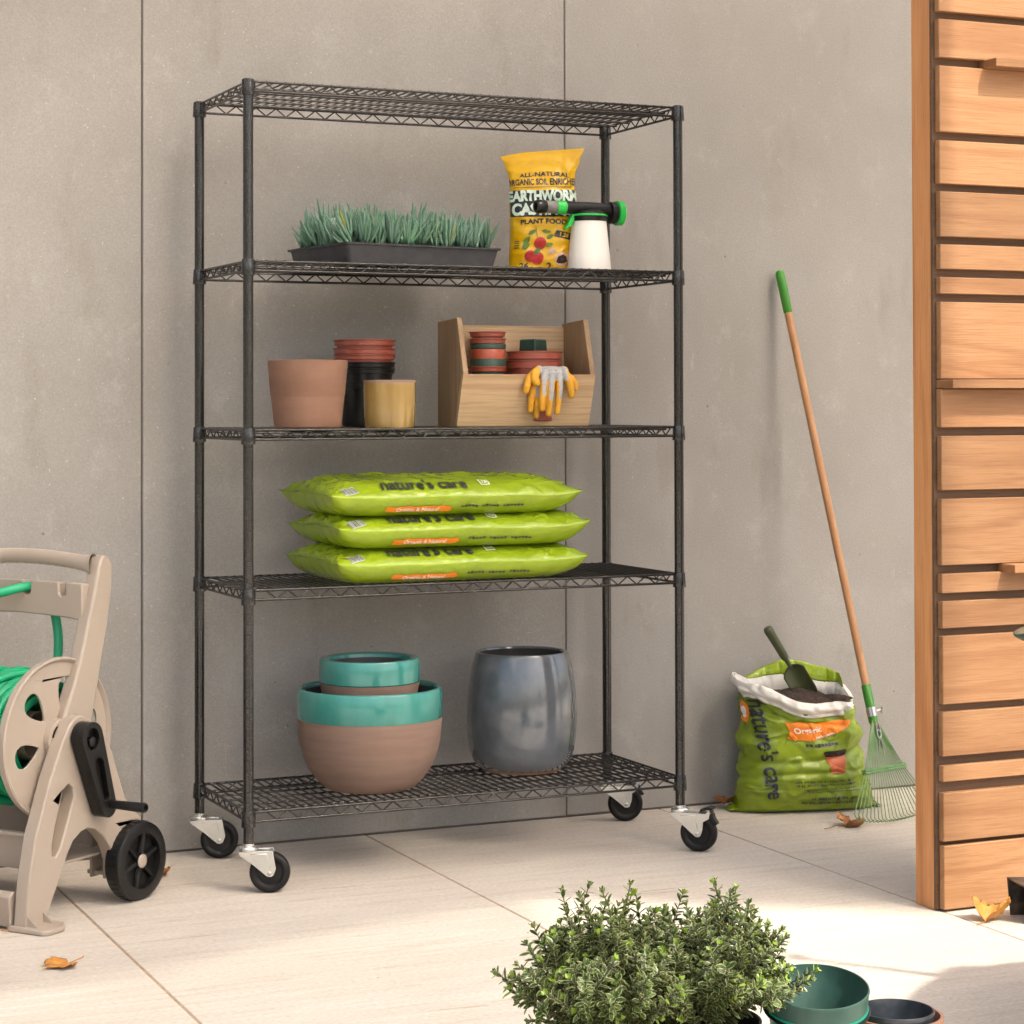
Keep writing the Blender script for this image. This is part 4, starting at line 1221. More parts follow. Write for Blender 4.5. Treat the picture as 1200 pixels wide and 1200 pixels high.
# ------------------------------------------------------------------ hose reel cart
CA = (-0.571, -0.178, 0.0); CR = atan2(-0.8, 0.6)
def fx_(a, b, h):        # (Y,Z) profile extruded along X
    return (h, a, b)
def hose_cart():
    t = thing("hose_reel_cart", "beige plastic hose reel cart with black crank and wheels", "hose reel cart", CA, CR)
    low = [(-0.006, 0.0), (0.006, 0.118), (0.028, 0.21), (0.049, 0.262), (0.080, 0.337), (0.122, 0.417), (0.145, 0.450), (0.160, 0.461), (0.182, 0.465), (0.215, 0.452), (0.258, 0.411), (0.295, 0.365),
           (0.325, 0.29), (0.345, 0.246), (0.385, 0.205), (0.405, 0.19), (0.40, 0.178), (0.375, 0.188), (0.34, 0.176), (0.318, 0.150), (0.330, 0.11), (0.37, 0.09), (0.36, 0.07), (0.32, 0.075), (0.30, 0.11), (0.285, 0.145), (0.261, 0.172), (0.235, 0.191), (0.205, 0.198),
           (0.182, 0.194), (0.158, 0.18), (0.138, 0.153), (0.117, 0.115), (0.097, 0.078), (0.078, 0.045), (0.066, 0.015), (0.064, 0.0)]
    slot = [(0.140, 0.312), (0.156, 0.300), (0.158, 0.280), (0.140, 0.235), (0.112, 0.170), (0.096, 0.150), (0.084, 0.153), (0.083, 0.180), (0.096, 0.235), (0.120, 0.300)]
    for x0 in (0.0, -0.47):
        MB().prism(low, x0 - 0.038, x0, fx_, [slot]).build("side_frame", M['beige'], t, smooth=40, bevel=0.007, seg=3)
        rec = MB().prism([(a * 0.985 + 0.001, b) for a, b in slot], x0 - 0.040, x0 - 0.034, fx_).build("slot_backing", M['beige'], t, smooth=0)
        fl = [(-0.046, -0.018), (0.055, -0.014), (0.068, 0.0), (0.068, 0.045), (0.045, 0.077), (-0.046, 0.077)]
        MB().prism([(x0 + (a if x0 == 0 else -a - 0.045), b) for a, b in fl], 0.0, 0.013, lambda a, b, h: (a, b, h)).build("foot", M['beige'], t, smooth=40, bevel=0.004)
        for yq in (0.0, 0.052):
            rb = MB()
            xx = x0 if x0 == 0 else x0 - 0.045
            sg = 1 if x0 == 0 else -1
            rb.prism([(xx, 0.012), (xx + sg * 0.03, 0.012), (xx, 0.035)], yq, yq + 0.004, lambda a, b, h: (a, h, b))
            rb.build("foot_rib", M['beige'], t, smooth=0)
        upp = [(0.150, 0.45), (0.166, 0.48), (0.190, 0.53), (0.212, 0.58), (0.236, 0.655), (0.265, 0.745), (0.280, 0.800), (0.287, 0.820), (0.300, 0.829), (0.316, 0.824), (0.329, 0.806), (0.328, 0.750), (0.312, 0.665), (0.289, 0.575), (0.268, 0.485), (0.25, 0.43), (0.2, 0.40), (0.15, 0.41)]
        xs = (-0.028, -0.064) if x0 == 0 else (x0 + 0.028 - 0.045, x0 + 0.064 - 0.045)
        MB().prism(upp, xs[1], xs[0], fx_).build("handle_post", M['beige'], t, smooth=40, bevel=0.006, seg=3)
    # curved grip between the posts
    mb = MB()
    pts = []; n = 60
    for i in range(n + 1):
        u = i / n
        x = -0.05 - u * 0.415
        pts.append((x, 0.285, 0.806 + 0.016 * (1 - (2 * u - 1) ** 2)))
    V0 = len(mb.v)
    for i, p in enumerate(pts):
        pass
    def gripS(u, v):
        i = u * n
        x, y, z_ = pts[int(round(i))]
        a = 2 * pi * v
        rz_ = 0.0175 + (0.0022 * abs(sin(u * pi * 17)) if sin(a) < -0.2 else 0)
        rz_ += 0.010 * (abs(2 * u - 1) ** 14)
        return Vector((x, y + 0.017 * cos(a), z_ + rz_ * sin(a)))
    mb.grid(gripS, n + 1, 20, cv=True)
    mb.build("grip", M['beige'], t, smooth=180)
    # hose guide panel with two U slots
    def U(x):
        r_ = 0.0105
        return [(x + r_, 0.765), (x + r_, 0.742)] + [(x + r_ * cos(a), 0.742 - r_ * sin(a)) for a in [pi * k / 8 for k in range(1, 8)]] + [(x - r_, 0.742), (x - r_, 0.765)]
    pg = [(-0.05, 0.762)] + [(a, min(b, 0.764)) for a, b in U(-0.112)] + [(a, min(b, 0.765)) for a, b in U(-0.222)] + [(a, min(b, 0.765)) for a, b in U(-0.395)] + [(-0.465, 0.762), (-0.465, 0.675), (-0.40, 0.682), (-0.25, 0.688), (-0.11, 0.682), (-0.05, 0.675)]
    MB().prism(pg, 0.245, 0.272, lambda a, b, h: (a, h, b)).build("hose_guide", M['beige'], t, smooth=40, bevel=0.004)
    # reel discs
    cy, cz = 0.156, 0.412
    R = 0.184
    for xd, sg in ((-0.056, 1), (-0.385, -1)):
        outer = [(cy + R * cos(2 * pi * k / 72), cz + R * sin(2 * pi * k / 72)) for k in range(72)]
        holes = []
        for k in range(6):
            a = 2 * pi * k / 6 + 0.25
            hp = []
            for q in range(16):
                b = 2 * pi * q / 16
                rr = 0.104 + 0.041 * cos(b); tt = 0.032 * sin(b) * (0.75 + 0.45 * cos(b))
                hp.append((cy + rr * cos(a) - tt * sin(a), cz + rr * sin(a) + tt * cos(a)))
            holes.append(hp)
        ds = MB().prism(outer, xd, xd + sg * 0.006, fx_, holes).build("reel_disc", M['beige'], t, smooth=40, bevel=0.002)
        MB().lathe([(R - 0.012, xd - sg * 0.001), (R - 0.008, xd + sg * 0.007), (R - 0.001, xd + sg * 0.014), (R + 0.004, xd + sg * 0.012), (R + 0.003, xd - sg * 0.004)], 72, c=(cy, cz), axis='X').build("rim", M['beige'], ds, smooth=50)
        MB().lathe([(0.048, xd), (0.046, xd + sg * 0.02), (0.036, xd + sg * 0.022)], 40, c=(cy, cz), axis='X').build("hub_cone", M['beige'], ds, smooth=40)
    MB().lathe([(0.058, -0.100), (0.058, -0.385)], 40, c=(cy, cz), axis='X').build("drum", M['beige'], t, smooth=60)
    MB().lathe([(0.034, -0.03), (0.034, -0.086), (0.0, -0.086)], 32, c=(cy, cz), axis='X').build("axle", M['blackplastic'], t, smooth=40)
    mb = MB()
    for k in range(10):
        a = 2 * pi * k / 10
        mb.box(-0.062, -0.04, cy + 0.036 * cos(a) - .002, cy + 0.036 * cos(a) + .002, cz + 0.036 * sin(a) - .002, cz + 0.036 * sin(a) + .002)
    mb.build("axle_rib", M['greyplastic'], t, smooth=0)
    # crank
    def arm(r0, r1, p0, p1, n=14):
        (y0, z0), (y1, z1) = p0, p1
        th = atan2(z1 - z0, y1 - y0)
        pts = [(y0 + r0 * cos(th + pi / 2 + pi * k / n), z0 + r0 * sin(th + pi / 2 + pi * k / n)) for k in range(n + 1)]
        pts += [(y1 + r1 * cos(th - pi / 2 + pi * k / n), z1 + r1 * sin(th - pi / 2 + pi * k / n)) for k in range(n + 1)]
        return pts
    c0, c1 = (0.177, 0.416), (0.236, 0.248)
    full = arm(0.036, 0.026, c0, c1)
    h1 = [(c0[0] + 0.001 + 0.022 * cos(2 * pi * k / 20), c0[1] - 0.004 + 0.026 * sin(2 * pi * k / 20)) for k in range(20)]
    h2 = arm(0.017, 0.010, (0.200, 0.350), (0.226, 0.272), 8)
    ck = MB().prism(full, 0.004, 0.024, fx_).prism(full, 0.0242, 0.040, fx_, [h1, h2]).build("crank", M['blackplastic'], t, smooth=40, bevel=0.0025)
    MB().lathe([(0, 0.026), (0.012, 0.026), (0.0115, 0.038), (0.009, 0.040), (0, 0.040)], 20, c=(c0[0] + 0.003, c0[1] - 0.010), axis='X').build("hub_bolt", M['blackplastic'], ck, smooth=40)
    MB().lathe([(0.009, 0.036), (0.0098, 0.05), (0.0118, 0.138), (0.0105, 0.141), (0.0075, 0.141), (0.007, 0.134), (0, 0.134)], 24, c=(0.243, 0.252), axis='X').build("crank_knob", M['blackplastic'], ck, smooth=40)
    # wheels
    for x0, sg in ((0.028, 1), (-0.545, -1)):
        wy, wz, r_ = 0.375, 0.0935, 0.0935
        prf = [(r_ - 0.028, 0.0), (r_ - 0.024, 0.0), (r_ - 0.007, 0.0), (r_ - 0.002, -0.003), (r_, -0.008), (r_, -0.036), (r_ - 0.003, -0.042), (r_ - 0.03, -0.042), (r_ - 0.03, -0.018), (r_ - 0.030, -0.010), (r_ - 0.028, 0.0)]
        wh = MB().lathe([(a, x0 + sg * b) for a, b in prf], 64, c=(wy, wz), axis='X').build("wheel", M['blackplastic'], t, smooth=35)
        mb = MB()
        mb.lathe([(r_ - 0.029, x0 - sg * 0.018), (0.0, x0 - sg * 0.016)], 40, c=(wy, wz), axis='X')
        mb.lathe([(0.020, x0 - sg * 0.018), (0.0195, x0 - sg * 0.003), (0.0, x0 - sg * 0.003)], 32, c=(wy, wz), axis='X')
        mb.build("wheel_web", M['hubplastic'], wh, smooth=40)
        mb = MB()
        for k in range(6):
            a = 2 * pi * k / 6 + 0.3
            y0, z0 = wy + 0.018 * cos(a), wz + 0.018 * sin(a); y1, z1 = wy + 0.066 * cos(a), wz + 0.066 * sin(a)
            mb.tube([(x0 - sg * 0.012, y0, z0), (x0 - sg * 0.012, y1, z1)], [0.008, 0.006], 8)
        mb.build("wheel_spokes", M['hubplastic'], wh, smooth=40)
        tr = MB()
        for k in range(40):
            a = 2 * pi * k / 40
            tr.tube([(x0 - sg * 0.010, wy + (r_ + 0.0002) * cos(a), wz + (r_ + 0.0002) * sin(a)), (x0 - sg * 0.034, wy + (r_ + 0.0002) * cos(a), wz + (r_ + 0.0002) * sin(a))], 0.0012, 5)
        tr.build("tread", M['blackplastic'], wh, smooth=0)
        MB().lathe([(0, x0 + sg * 0.0), (0.014, x0 + sg * 0.0), (0.0165, x0 - sg * 0.002), (0.0165, x0 - sg * 0.006)], 32, c=(wy, wz), axis='X').build("hub_cap", M['beige'], wh, smooth=40)
    MB().tube([(0.0, 0.375, 0.0935), (-0.515, 0.375, 0.0935)], 0.008, 12).build("wheel_axle", M['steel'], t)
    # storage tray and front cross plate
    mb = MB()
    mb.box(-0.47, -0.045, 0.09, 0.36, 0.115, 0.121)
    mb.prism([(0.09, 0.115), (0.075, 0.205), (0.081, 0.205), (0.096, 0.115)], -0.469, -0.046, fx_)
    mb.prism([(0.354, 0.115), (0.366, 0.205), (0.372, 0.205), (0.360, 0.115)], -0.469, -0.046, fx_)
    mb.prism([(0.062, 0.196), (0.062, 0.2055), (0.0755, 0.2055), (0.0755, 0.196)], -0.469, -0.046, fx_)
    mb.build("storage_tray", M['beige'], t, smooth=0, bevel=0.002)
    mb = MB()
    mb.prism([(-0.004, 0.006), (-0.010, 0.075), (0.004, 0.085), (0.014, 0.085), (0.014, 0.006)], -0.469, -0.046, fx_)
    mb.build("front_plate", M['beige'], t, smooth=0, bevel=0.004)
    bk = MB()
    for x0 in (-0.060, -0.10):
        bk.box(x0 - 0.004, x0 + 0.004, 0.335, 0.40, 0.05, 0.16)
    bk.box(-0.12, -0.045, 0.345, 0.385, 0.055, 0.065)
    bk.build("axle_bracket", M['beige'], t, smooth=0, bevel=0.002)
    return t
hose_cart()

def garden_hose():
    mt = Matrix.Translation(CA) @ Matrix.Rotation(CR, 4, 'Z')
    cy, cz = 0.156, 0.408
    rnd = random.Random(3)
    mb = MB()
    for layer, (rad, turns, sgn) in enumerate(((0.092, 11, 1), (0.112, 11, -1), (0.131, 10, 1))):
        pts = []
        N_ = turns * 30
        for i in range(N_ + 1):
            u = i / N_
            x = -0.092 - 0.27 * (u if sgn > 0 else 1 - u)
            a = 2 * pi * turns * u
            r_ = rad + 0.005 * noise.noise(Vector((u * turns * 1.3, layer * 3.0, 0)))
            pts.append(mt @ Vector((x + 0.004 * noise.noise(Vector((a * 0.6, layer, 2))), cy + r_ * cos(a), cz + r_ * sin(a))))
        mb.tube(pts, 0.0112, 8)
    # a few loose crossing turns
    for k in range(4):
        x0, x1 = -0.13 - 0.05 * k, -0.21 - 0.045 * k
        pts = []
        for i in range(41):
            a = 2 * pi * i / 40
            s_ = 0.5 - 0.5 * cos(a)
            pts.append(mt @ Vector((x0 + (x1 - x0) * s_, cy + (0.148 + 0.004 * sin(3 * a + k)) * cos(a + k), cz + (0.148 + 0.004 * sin(3 * a + k)) * sin(a + k))))
        mb.tube(pts, 0.0112, 8)
    # the free end climbs behind the guide panel, over its slot and away
    pts = bez([(-0.165, 0.25, 0.46), (-0.160, 0.275, 0.53), (-0.164, 0.292, 0.62), (-0.185, 0.297, 0.70), (-0.205, 0.288, 0.740), (-0.222, 0.258, 0.750), (-0.236, 0.220, 0.746), (-0.27, 0.185, 0.735), (-0.33, 0.165, 0.730), (-0.40, 0.16, 0.735)], 8)
    mb.tube([mt @ p for p in pts], 0.0112, 12)
    o = mb.build("garden_hose", M['hose'], None, smooth=180)
    tag(o, "green garden hose wound on the reel, its end laid over the guide", "garden hose")
garden_hose()
# ------------------------------------------------------------------ rake leaning on the wall
def rake():
    T_ = Vector((1.815, 0.506, 1.588)); B_ = Vector((1.918, 0.165, 0.262))
    t = thing("leaf_rake", "wooden handled leaf rake with green grip leaning against the wall", "rake", (T_ + (B_ - T_) * 1.2) * Vector((1, 1, 0)).x if False else (1.935, 0.10, 0.0))
    O = Vector((1.935, 0.10, 0.0))
    ax = (B_ - T_).normalized()
    fanr = Vector((0.90, 0.43, 0)); fanr = (fanr - ax * fanr.dot(ax)).normalized()    # fan spread direction
    nrm = ax.cross(fanr).normalized()
    if nrm.y > 0:
        nrm = -nrm
    L_ = (B_ - T_).length
    def at(s_, a=0.0, n_=0.0):
        return T_ + ax * s_ + fanr * a + nrm * n_ - O
    MB().tube([at(0.13), at(L_ * .5), at(L_ - 0.115)], 0.0113, 20).build("handle", M['ashwood'], t, smooth=50)
    MB().tube([at(0.0), at(0.003), at(0.010), at(0.02), at(0.132), at(0.134)], [0.006, 0.0105, 0.0135, 0.0142, 0.0132, 0.0118], 20).build("grip", M['rakegreen'], t, smooth=50)
    MB().tube([at(L_ - 0.118), at(L_ - 0.117), at(L_ - 0.008)], [0.0128, 0.0137, 0.0137], 20).build("ferrule", M['rakegreen'], t, smooth=50)
    MB().tube([at(L_ - 0.009), at(L_ + 0.004)], [0.0115, 0.0105], 18).build("handle_tip", M['ashwood'], t, smooth=50)
    # clamp, bolt and spring loop
    mb = MB()
    mb.tube([at(L_ - 0.052), at(L_ - 0.026)], 0.0152, 18)
    mb.tube([at(L_ - 0.040, 0.012, 0.006), at(L_ - 0.042, 0.036, 0.018)], 0.0028, 8)
    mb.tube([at(L_ - 0.048, 0.030, 0.020), at(L_ - 0.034, 0.034, 0.013)], 0.0042, 8)
    mb.build("clamp", M['steel'], t, smooth=40)
    mb = MB()
    ring = [at(L_ + 0.026 + 0.011 * cos(2 * pi * k / 20), 0.011 * sin(2 * pi * k / 20), 0.010) for k in range(20)]
    mb.tube(ring, 0.0022, 8, closed=True)
    mb.tube([at(L_ - 0.012, 0.006, 0.010), at(L_ + 0.02, 0.010, 0.010)], 0.0026, 8)
    mb.tube([at(L_ - 0.012, -0.006, 0.010), at(L_ + 0.02, -0.010, 0.010)], 0.0026, 8)
    mb.tube([at(L_ + 0.034, 0.004, 0.010), at(L_ + 0.085, 0.016, 0.004)], 0.002, 8)
    mb.tube([at(L_ + 0.034, -0.004, 0.010), at(L_ + 0.075, -0.010, 0.004)], 0.002, 8)
    mb.build("spring_loop", M['steel'], t, smooth=40)
    N_ = 22
    s_bar = L_ + 0.125
    send = L_ + 0.262
    for k in range(N_):
        u = k / (N_ - 1) * 2 - 1
        p0 = at(L_ - 0.035 + 0.02 * abs(u), 0.012 * u, 0.004)
        p1 = at(s_bar + 0.012 * abs(u) ** 2 * 0, 0.104 * u, 0.004)
        p2 = at(send - 0.03 * u * u, 0.205 * u, 0.006)
        # bent tip
        p3 = at(send + 0.010 - 0.02 * u * u, 0.212 * u, 0.016)
        p4 = at(send + 0.006 - 0.02 * u * u, 0.218 * u, 0.034)
        pts = [p0, p0.lerp(p1, .5), p1, p1.lerp(p2, .5), p2, p3, p4]
        for q in pts:
            if q.z < 0.002:
                q.z = 0.002
        MB().tube(pts, 0.0016, 6).build("tine", M['tine'], t, smooth=60)
    mb = MB()
    for dn in (0.0085, -0.001):
        mb.tube([at(s_bar - 0.0035, -0.112, dn), at(s_bar - 0.0035, 0.112, dn)], 0.0032, 8)
        mb.tube([at(s_bar + 0.0035, -0.112, dn), at(s_bar + 0.0035, 0.112, dn)], 0.0032, 8)
    mb.build("spacer_bar", M['tine'], t, smooth=60)
    mb = MB()
    for k in range(N_):
        u = k / (N_ - 1) * 2 - 1
        mb.tube([at(s_bar - 0.008, 0.104 * u - 0.002, 0.008), at(s_bar + 0.008, 0.104 * u + 0.002, 0.008)], 0.0036, 6)
    mb.build("tine_clips", M['tine'], t, smooth=60)
rake()

# ------------------------------------------------------------------ opened compost bag and trowel
def open_bag():
    ctr = Vector((1.800, 0.370, 0))
    rz = radians(-14)
    t = thing("open_compost_bag", "opened lime green compost bag with rolled white rim and soil inside", "compost bag", ctr, rz)
    HB = 0.355
    keys = [(0.0, 0.214, 0.055, 0.006), (0.03, 0.207, 0.082, 0.006), (0.12, 0.198, 0.108, 0.002), (0.3, 0.192, 0.118, 0.002), (0.5, 0.182, 0.112, -0.002), (0.7, 0.176, 0.104, -0.008), (0.85, 0.172, 0.100, -0.016), (1.0, 0.166, 0.098, -0.024)]
    def kv(v):
        for i in range(len(keys) - 1):
            if v <= keys[i + 1][0]:
                a, b = keys[i], keys[i + 1]
                s_ = (v - a[0]) / (b[0] - a[0])
                return [a[q] + (b[q] - a[q]) * s_ for q in (1, 2, 3)]
        return list(keys[-1][1:])
    def zr(th):       # rim height factor round the opening: left and back high, front right low
        return 1.0 + 0.10 * cos(th - radians(135)) + 0.03 * sin(2 * th + 0.5) + 0.02 * sin(5 * th)
    def P_(th, v):
        a, b, cx = kv(v)
        c, s_ = cos(th), sin(th)
        e_ = 0.72 if v < 0.2 else 0.85
        x = a * math.copysign(abs(c) ** e_, c); y = b * math.copysign(abs(s_) ** e_, s_)
        z_ = HB * v * (1 + (zr(th) - 1) * v * v)
        n_ = Vector((c, s_ * 1.5, 0)).normalized()
        # horizontal slump folds and diagonal creases
        q = 0.0085 * noise.noise(Vector((x * 5, y * 5, v * 6 + 0.8 * sin(x * 9))))
        q += 0.0085 * noise.noise(Vector((x * 11 + z_ * 16, y * 11, z_ * 14 - x * 6)))
        cz_ = abs(noise.noise(Vector((x * 13 + z_ * 9, y * 12, z_ * 11 - x * 8))))
        q += max(0.0, 0.12 - cz_) * 0.05
        q += 0.0034 * noise.noise(Vector((x * 44 - z_ * 20, y * 30, z_ * 40)))
        fold = 0.007 * (math.exp(-((v - 0.52 + 0.10 * cos(th + 2.2)) / 0.028) ** 2))
        fold += 0.006 * (math.exp(-((v - 0.30 - 0.05 * cos(th + 1)) / 0.022) ** 2))
        fold += 0.005 * (math.exp(-((v - 0.72 - 0.08 * cos(th + 2)) / 0.02) ** 2))
        k_ = min(1, v * 9)
        p = Vector((x + cx, y, z_)) + n_ * (q - fold) * k_
        p.z = max(0.0015, p.z)
        return p
    mb = MB()
    mb.grid(lambda u, v: P_(2 * pi * u, v), 150, 110, cu=True)
    mb.grid(lambda u, v: Vector((P_(2 * pi * u, 0).x * v, P_(2 * pi * u, 0).y * v, 0.0015)), 150, 3, cu=True)
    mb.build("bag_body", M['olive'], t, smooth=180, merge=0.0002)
    # bottom welded strip
    for s_ in (-1, 1):
        mb = MB(); mb.grid(lambda u, v, s_=s_: Vector((s_ * (0.210 + 0.022 * u) + 0.006, (v - .5) * 0.09 * (1 - 0.4 * u), 0.004 + 0.016 * (1 - u) * (1 - abs(v - .5)) + 0.003 * noise.noise(Vector((v * 9, u * 3, s_))))), 5, 12)
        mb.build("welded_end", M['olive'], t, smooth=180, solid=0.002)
    # inside of the opening (printed side at the back, white film elsewhere) and the rolled rim
    def inner(u, v):
        p = P_(2 * pi * u, 1.0); q = P_(2 * pi * u, 0.80)
        r_ = p.lerp(q, v); sh = 1 - 0.085 * min(1, v * 4)
        return Vector((r_.x * sh, r_.y * sh, r_.z))
    MB().grid(inner, 120, 8, cu=True).build("inner_film", M['whitefilm'], t, smooth=180)
    def cuff(u, v):
        # white film folded outward over the front and left rim
        th = 2 * pi * u
        w_ = max(0.0, min(1.0, 0.5 + 1.2 * cos(th - radians(232)) + 0.12 * noise.noise(Vector((th * 2, 0, 0)))))
        p = P_(th, 1.0)
        out = Vector((cos(th), 1.4 * sin(th), 0)).normalized()
        L_ = (0.040 + 0.014 * noise.noise(Vector((cos(th) * 3, sin(th) * 3, 3)))) * w_ + 0.003
        t_ = v
        drop = L_ * max(0, (t_ - 0.12))
        bul = 0.010 * sin(pi * min(1, t_ * 1.3)) + 0.0035 + 0.006 * noise.noise(Vector((cos(th) * 8, sin(th) * 8, t_ * 3)))
        # follow the wall below
        vv = max(0.0, 1.0 - drop / (HB * zr(th)))
        q = P_(th, vv)
        q.z = p.z - drop + 0.007 * sin(pi * min(1, t_ * 4)) * w_
        return q + out * bul
    MB().grid(cuff, 160, 14, cu=True).build("rolled_rim", M['whitefilm'], t, smooth=180, solid=0.0015)
    # back flap standing higher on the right rear
    def flap(u, v):
        th = radians(10 + 120 * u)
        p = P_(th, 1.0)
        h_ = 0.052 * sin(pi * min(1, max(0, u * 0.98 + 0.01))) ** 0.7 * (1 - 0.25 * u)
        return p + Vector((0.004 * sin(u * 9) * v, 0.012 * v * v - 0.02 * v * (u < .15), h_ * v + 0.004 * noise.noise(Vector((u * 7, v * 3, 0))) * v))
    MB().grid(flap, 60, 10).build("back_flap", M['lime'], t, smooth=180, solid=0.0012)
    def so(u, v):
        th = 2 * pi * u
        p = P_(th, 0.93)
        x, y = p.x * v * 0.985, p.y * v * 0.985
        z_ = 0.318 + 0.030 * (1 - v * v) + 0.07 * 0 + p.z * 0.0 + 0.010 * noise.noise(Vector((x * 30, y * 30, 1))) - 0.045 * (x + 0.02) + 0.02 * noise.noise(Vector((x * 10, y * 10, 4)))
        return Vector((x, y, z_))
    MB().grid(so, 80, 30, cu=True).build("soil", M['soil'], t, smooth=180)
    # prints: a = metres across the front from centre, b = height
    def S(a, b):
        v = max(0.01, min(0.99, b / HB))
        w_ = kv(v)[0]
        c = max(-0.9995, min(0.9995, a / w_))
        e_ = 0.72 if v < 0.2 else 0.85
        cc = math.copysign(abs(c) ** (1 / e_), c)
        return P_(2 * pi - math.acos(cc), v)
    pr = MB()
    decal(pr, xf(text2d("nature's care", 0.066, 0.0012, 0.80), -0.126, 0.185, radians(-84)), S, 0.0036)
    pr.build("lettering", M['ink'], t, smooth=0, fix=False)
    pr = MB()
    for k, (y0, x0, x1, h_) in enumerate(((0.098, -0.055, 0.115, 0.0065), (0.087, -0.05, 0.12, 0.0065), (0.074, -0.03, 0.12, 0.0035), (0.067, -0.03, 0.12, 0.0035), (0.046, 0.0, 0.13, 0.008), (0.034, -0.03, 0.13, 0.008))):
        x = x0; rr = random.Random(k)
        while x < x1:
            wd = rr.uniform(0.006, 0.022)
            q = x
            while q < x + wd:
                decal(pr, rect2d(h_ * 0.55, h_ * rr.uniform(0.7, 1.0), q, y0), S, 0.0034)
                q += h_ * 0.8
            x += wd + h_ * 0.8
    pr.build("small_print", M['ink'], t, smooth=0, fix=False)
    pr = MB()
    for k in range(9):
        decal(pr, rect2d(0.009, 0.008 if k % 3 else 0.011, -0.012 + k * 0.0112, 0.206 + 0.045 * (k * 0.0112)), S, 0.0034)
    pr.build("tagline", M['ink'], t, smooth=0, fix=False)
    pr = MB()
    decal(pr, poly2d([(-0.070, 0.272), (-0.058, 0.245), (-0.070, 0.222), (0.00, 0.222), (0.06, 0.238), (0.135, 0.268), (0.135, 0.290), (0.0, 0.285)]), S, 0.0034)
    decal(pr, poly2d([(0.036, 0.182), (0.042, 0.172), (0.050, 0.118), (0.092, 0.118), (0.104, 0.172), (0.108, 0.182)]), S, 0.0034, 1)
    decal(pr, poly2d([(0.034, 0.182), (0.040, 0.172), (0.106, 0.172), (0.110, 0.182), (0.108, 0.190), (0.036, 0.188)]), S, 0.0040, 2)
    decal(pr, xf(text2d("Organic", 0.026, 0.0005, 1.0), -0.004, 0.256, 0.14), S, 0.0044, 3)
    decal(pr, xf(text2d("Performance", 0.0125, 0.0003, 1.0), 0.045, 0.240, 0.28), S, 0.0044, 3)
    decal(pr, disc2d(0.010, -0.168, 0.282, 0.026), S, 0.0034)
    decal(pr, disc2d(0.005, -0.168, 0.282, 0.014), S, 0.0044, 3)
    pr.build("picture_print", [M['orange'], M['potprint'], M['soil'], M['whiteprint']], t, smooth=0, fix=False)
    return t
open_bag()

def trowel():
    a = Vector((1.700, 0.395, 0.532)); b = Vector((1.762, 0.392, 0.437)); c = Vector((1.836, 0.388, 0.338))
    t = thing("hand_trowel", "olive green hand trowel stuck in the soil of the open bag", "trowel", a)
    ax = (b - a).normalized()
    def rel(p):
        return p - a
    MB().tube([rel(a - ax * 0.0), rel(a + ax * 0.003), rel(a + ax * 0.012), rel(a + ax * 0.03), rel(a + ax * 0.07), rel(a + ax * 0.10), rel(b)], [0.008, 0.0125, 0.0150, 0.0140, 0.0125, 0.0125, 0.0105], 18).build("handle", M['tooolive'], t, smooth=60)
    hl = MB().lathe([(0.0, -0.016), (0.0035, -0.016), (0.0035, 0.016), (0, 0.016)], 12, axis='Y').build("hang_hole", M['joint'], t)
    hl.location = ax * 0.014; 
    side = Vector((0.80, -0.33, 0.50)); side = (side - ax * side.dot(ax)).normalized()
    nr = ax.cross(side).normalized()
    Lb = (c - b).length + 0.03
    MB().tube([rel(b - ax * 0.004), rel(b + ax * 0.03)], [0.0075, 0.0065], 12).build("neck", M['tooolive'], t, smooth=60)
    def bl(u, v):
        s_ = u * Lb
        wd = 0.035 * min(1, (u * 6) ** 0.5) * (1 if u < 0.6 else max(0.02, 1 - ((u - 0.6) / 0.4) ** 2 * 0.9))
        q = (v - 0.5) * 2
        return rel(b + ax * (0.022 + s_)) + side * (wd * q) + nr * (0.012 * (q * q - 0.6))
    MB().grid(bl, 24, 14).build("blade", M['tooolive'], t, smooth=180, solid=0.0018)
trowel()

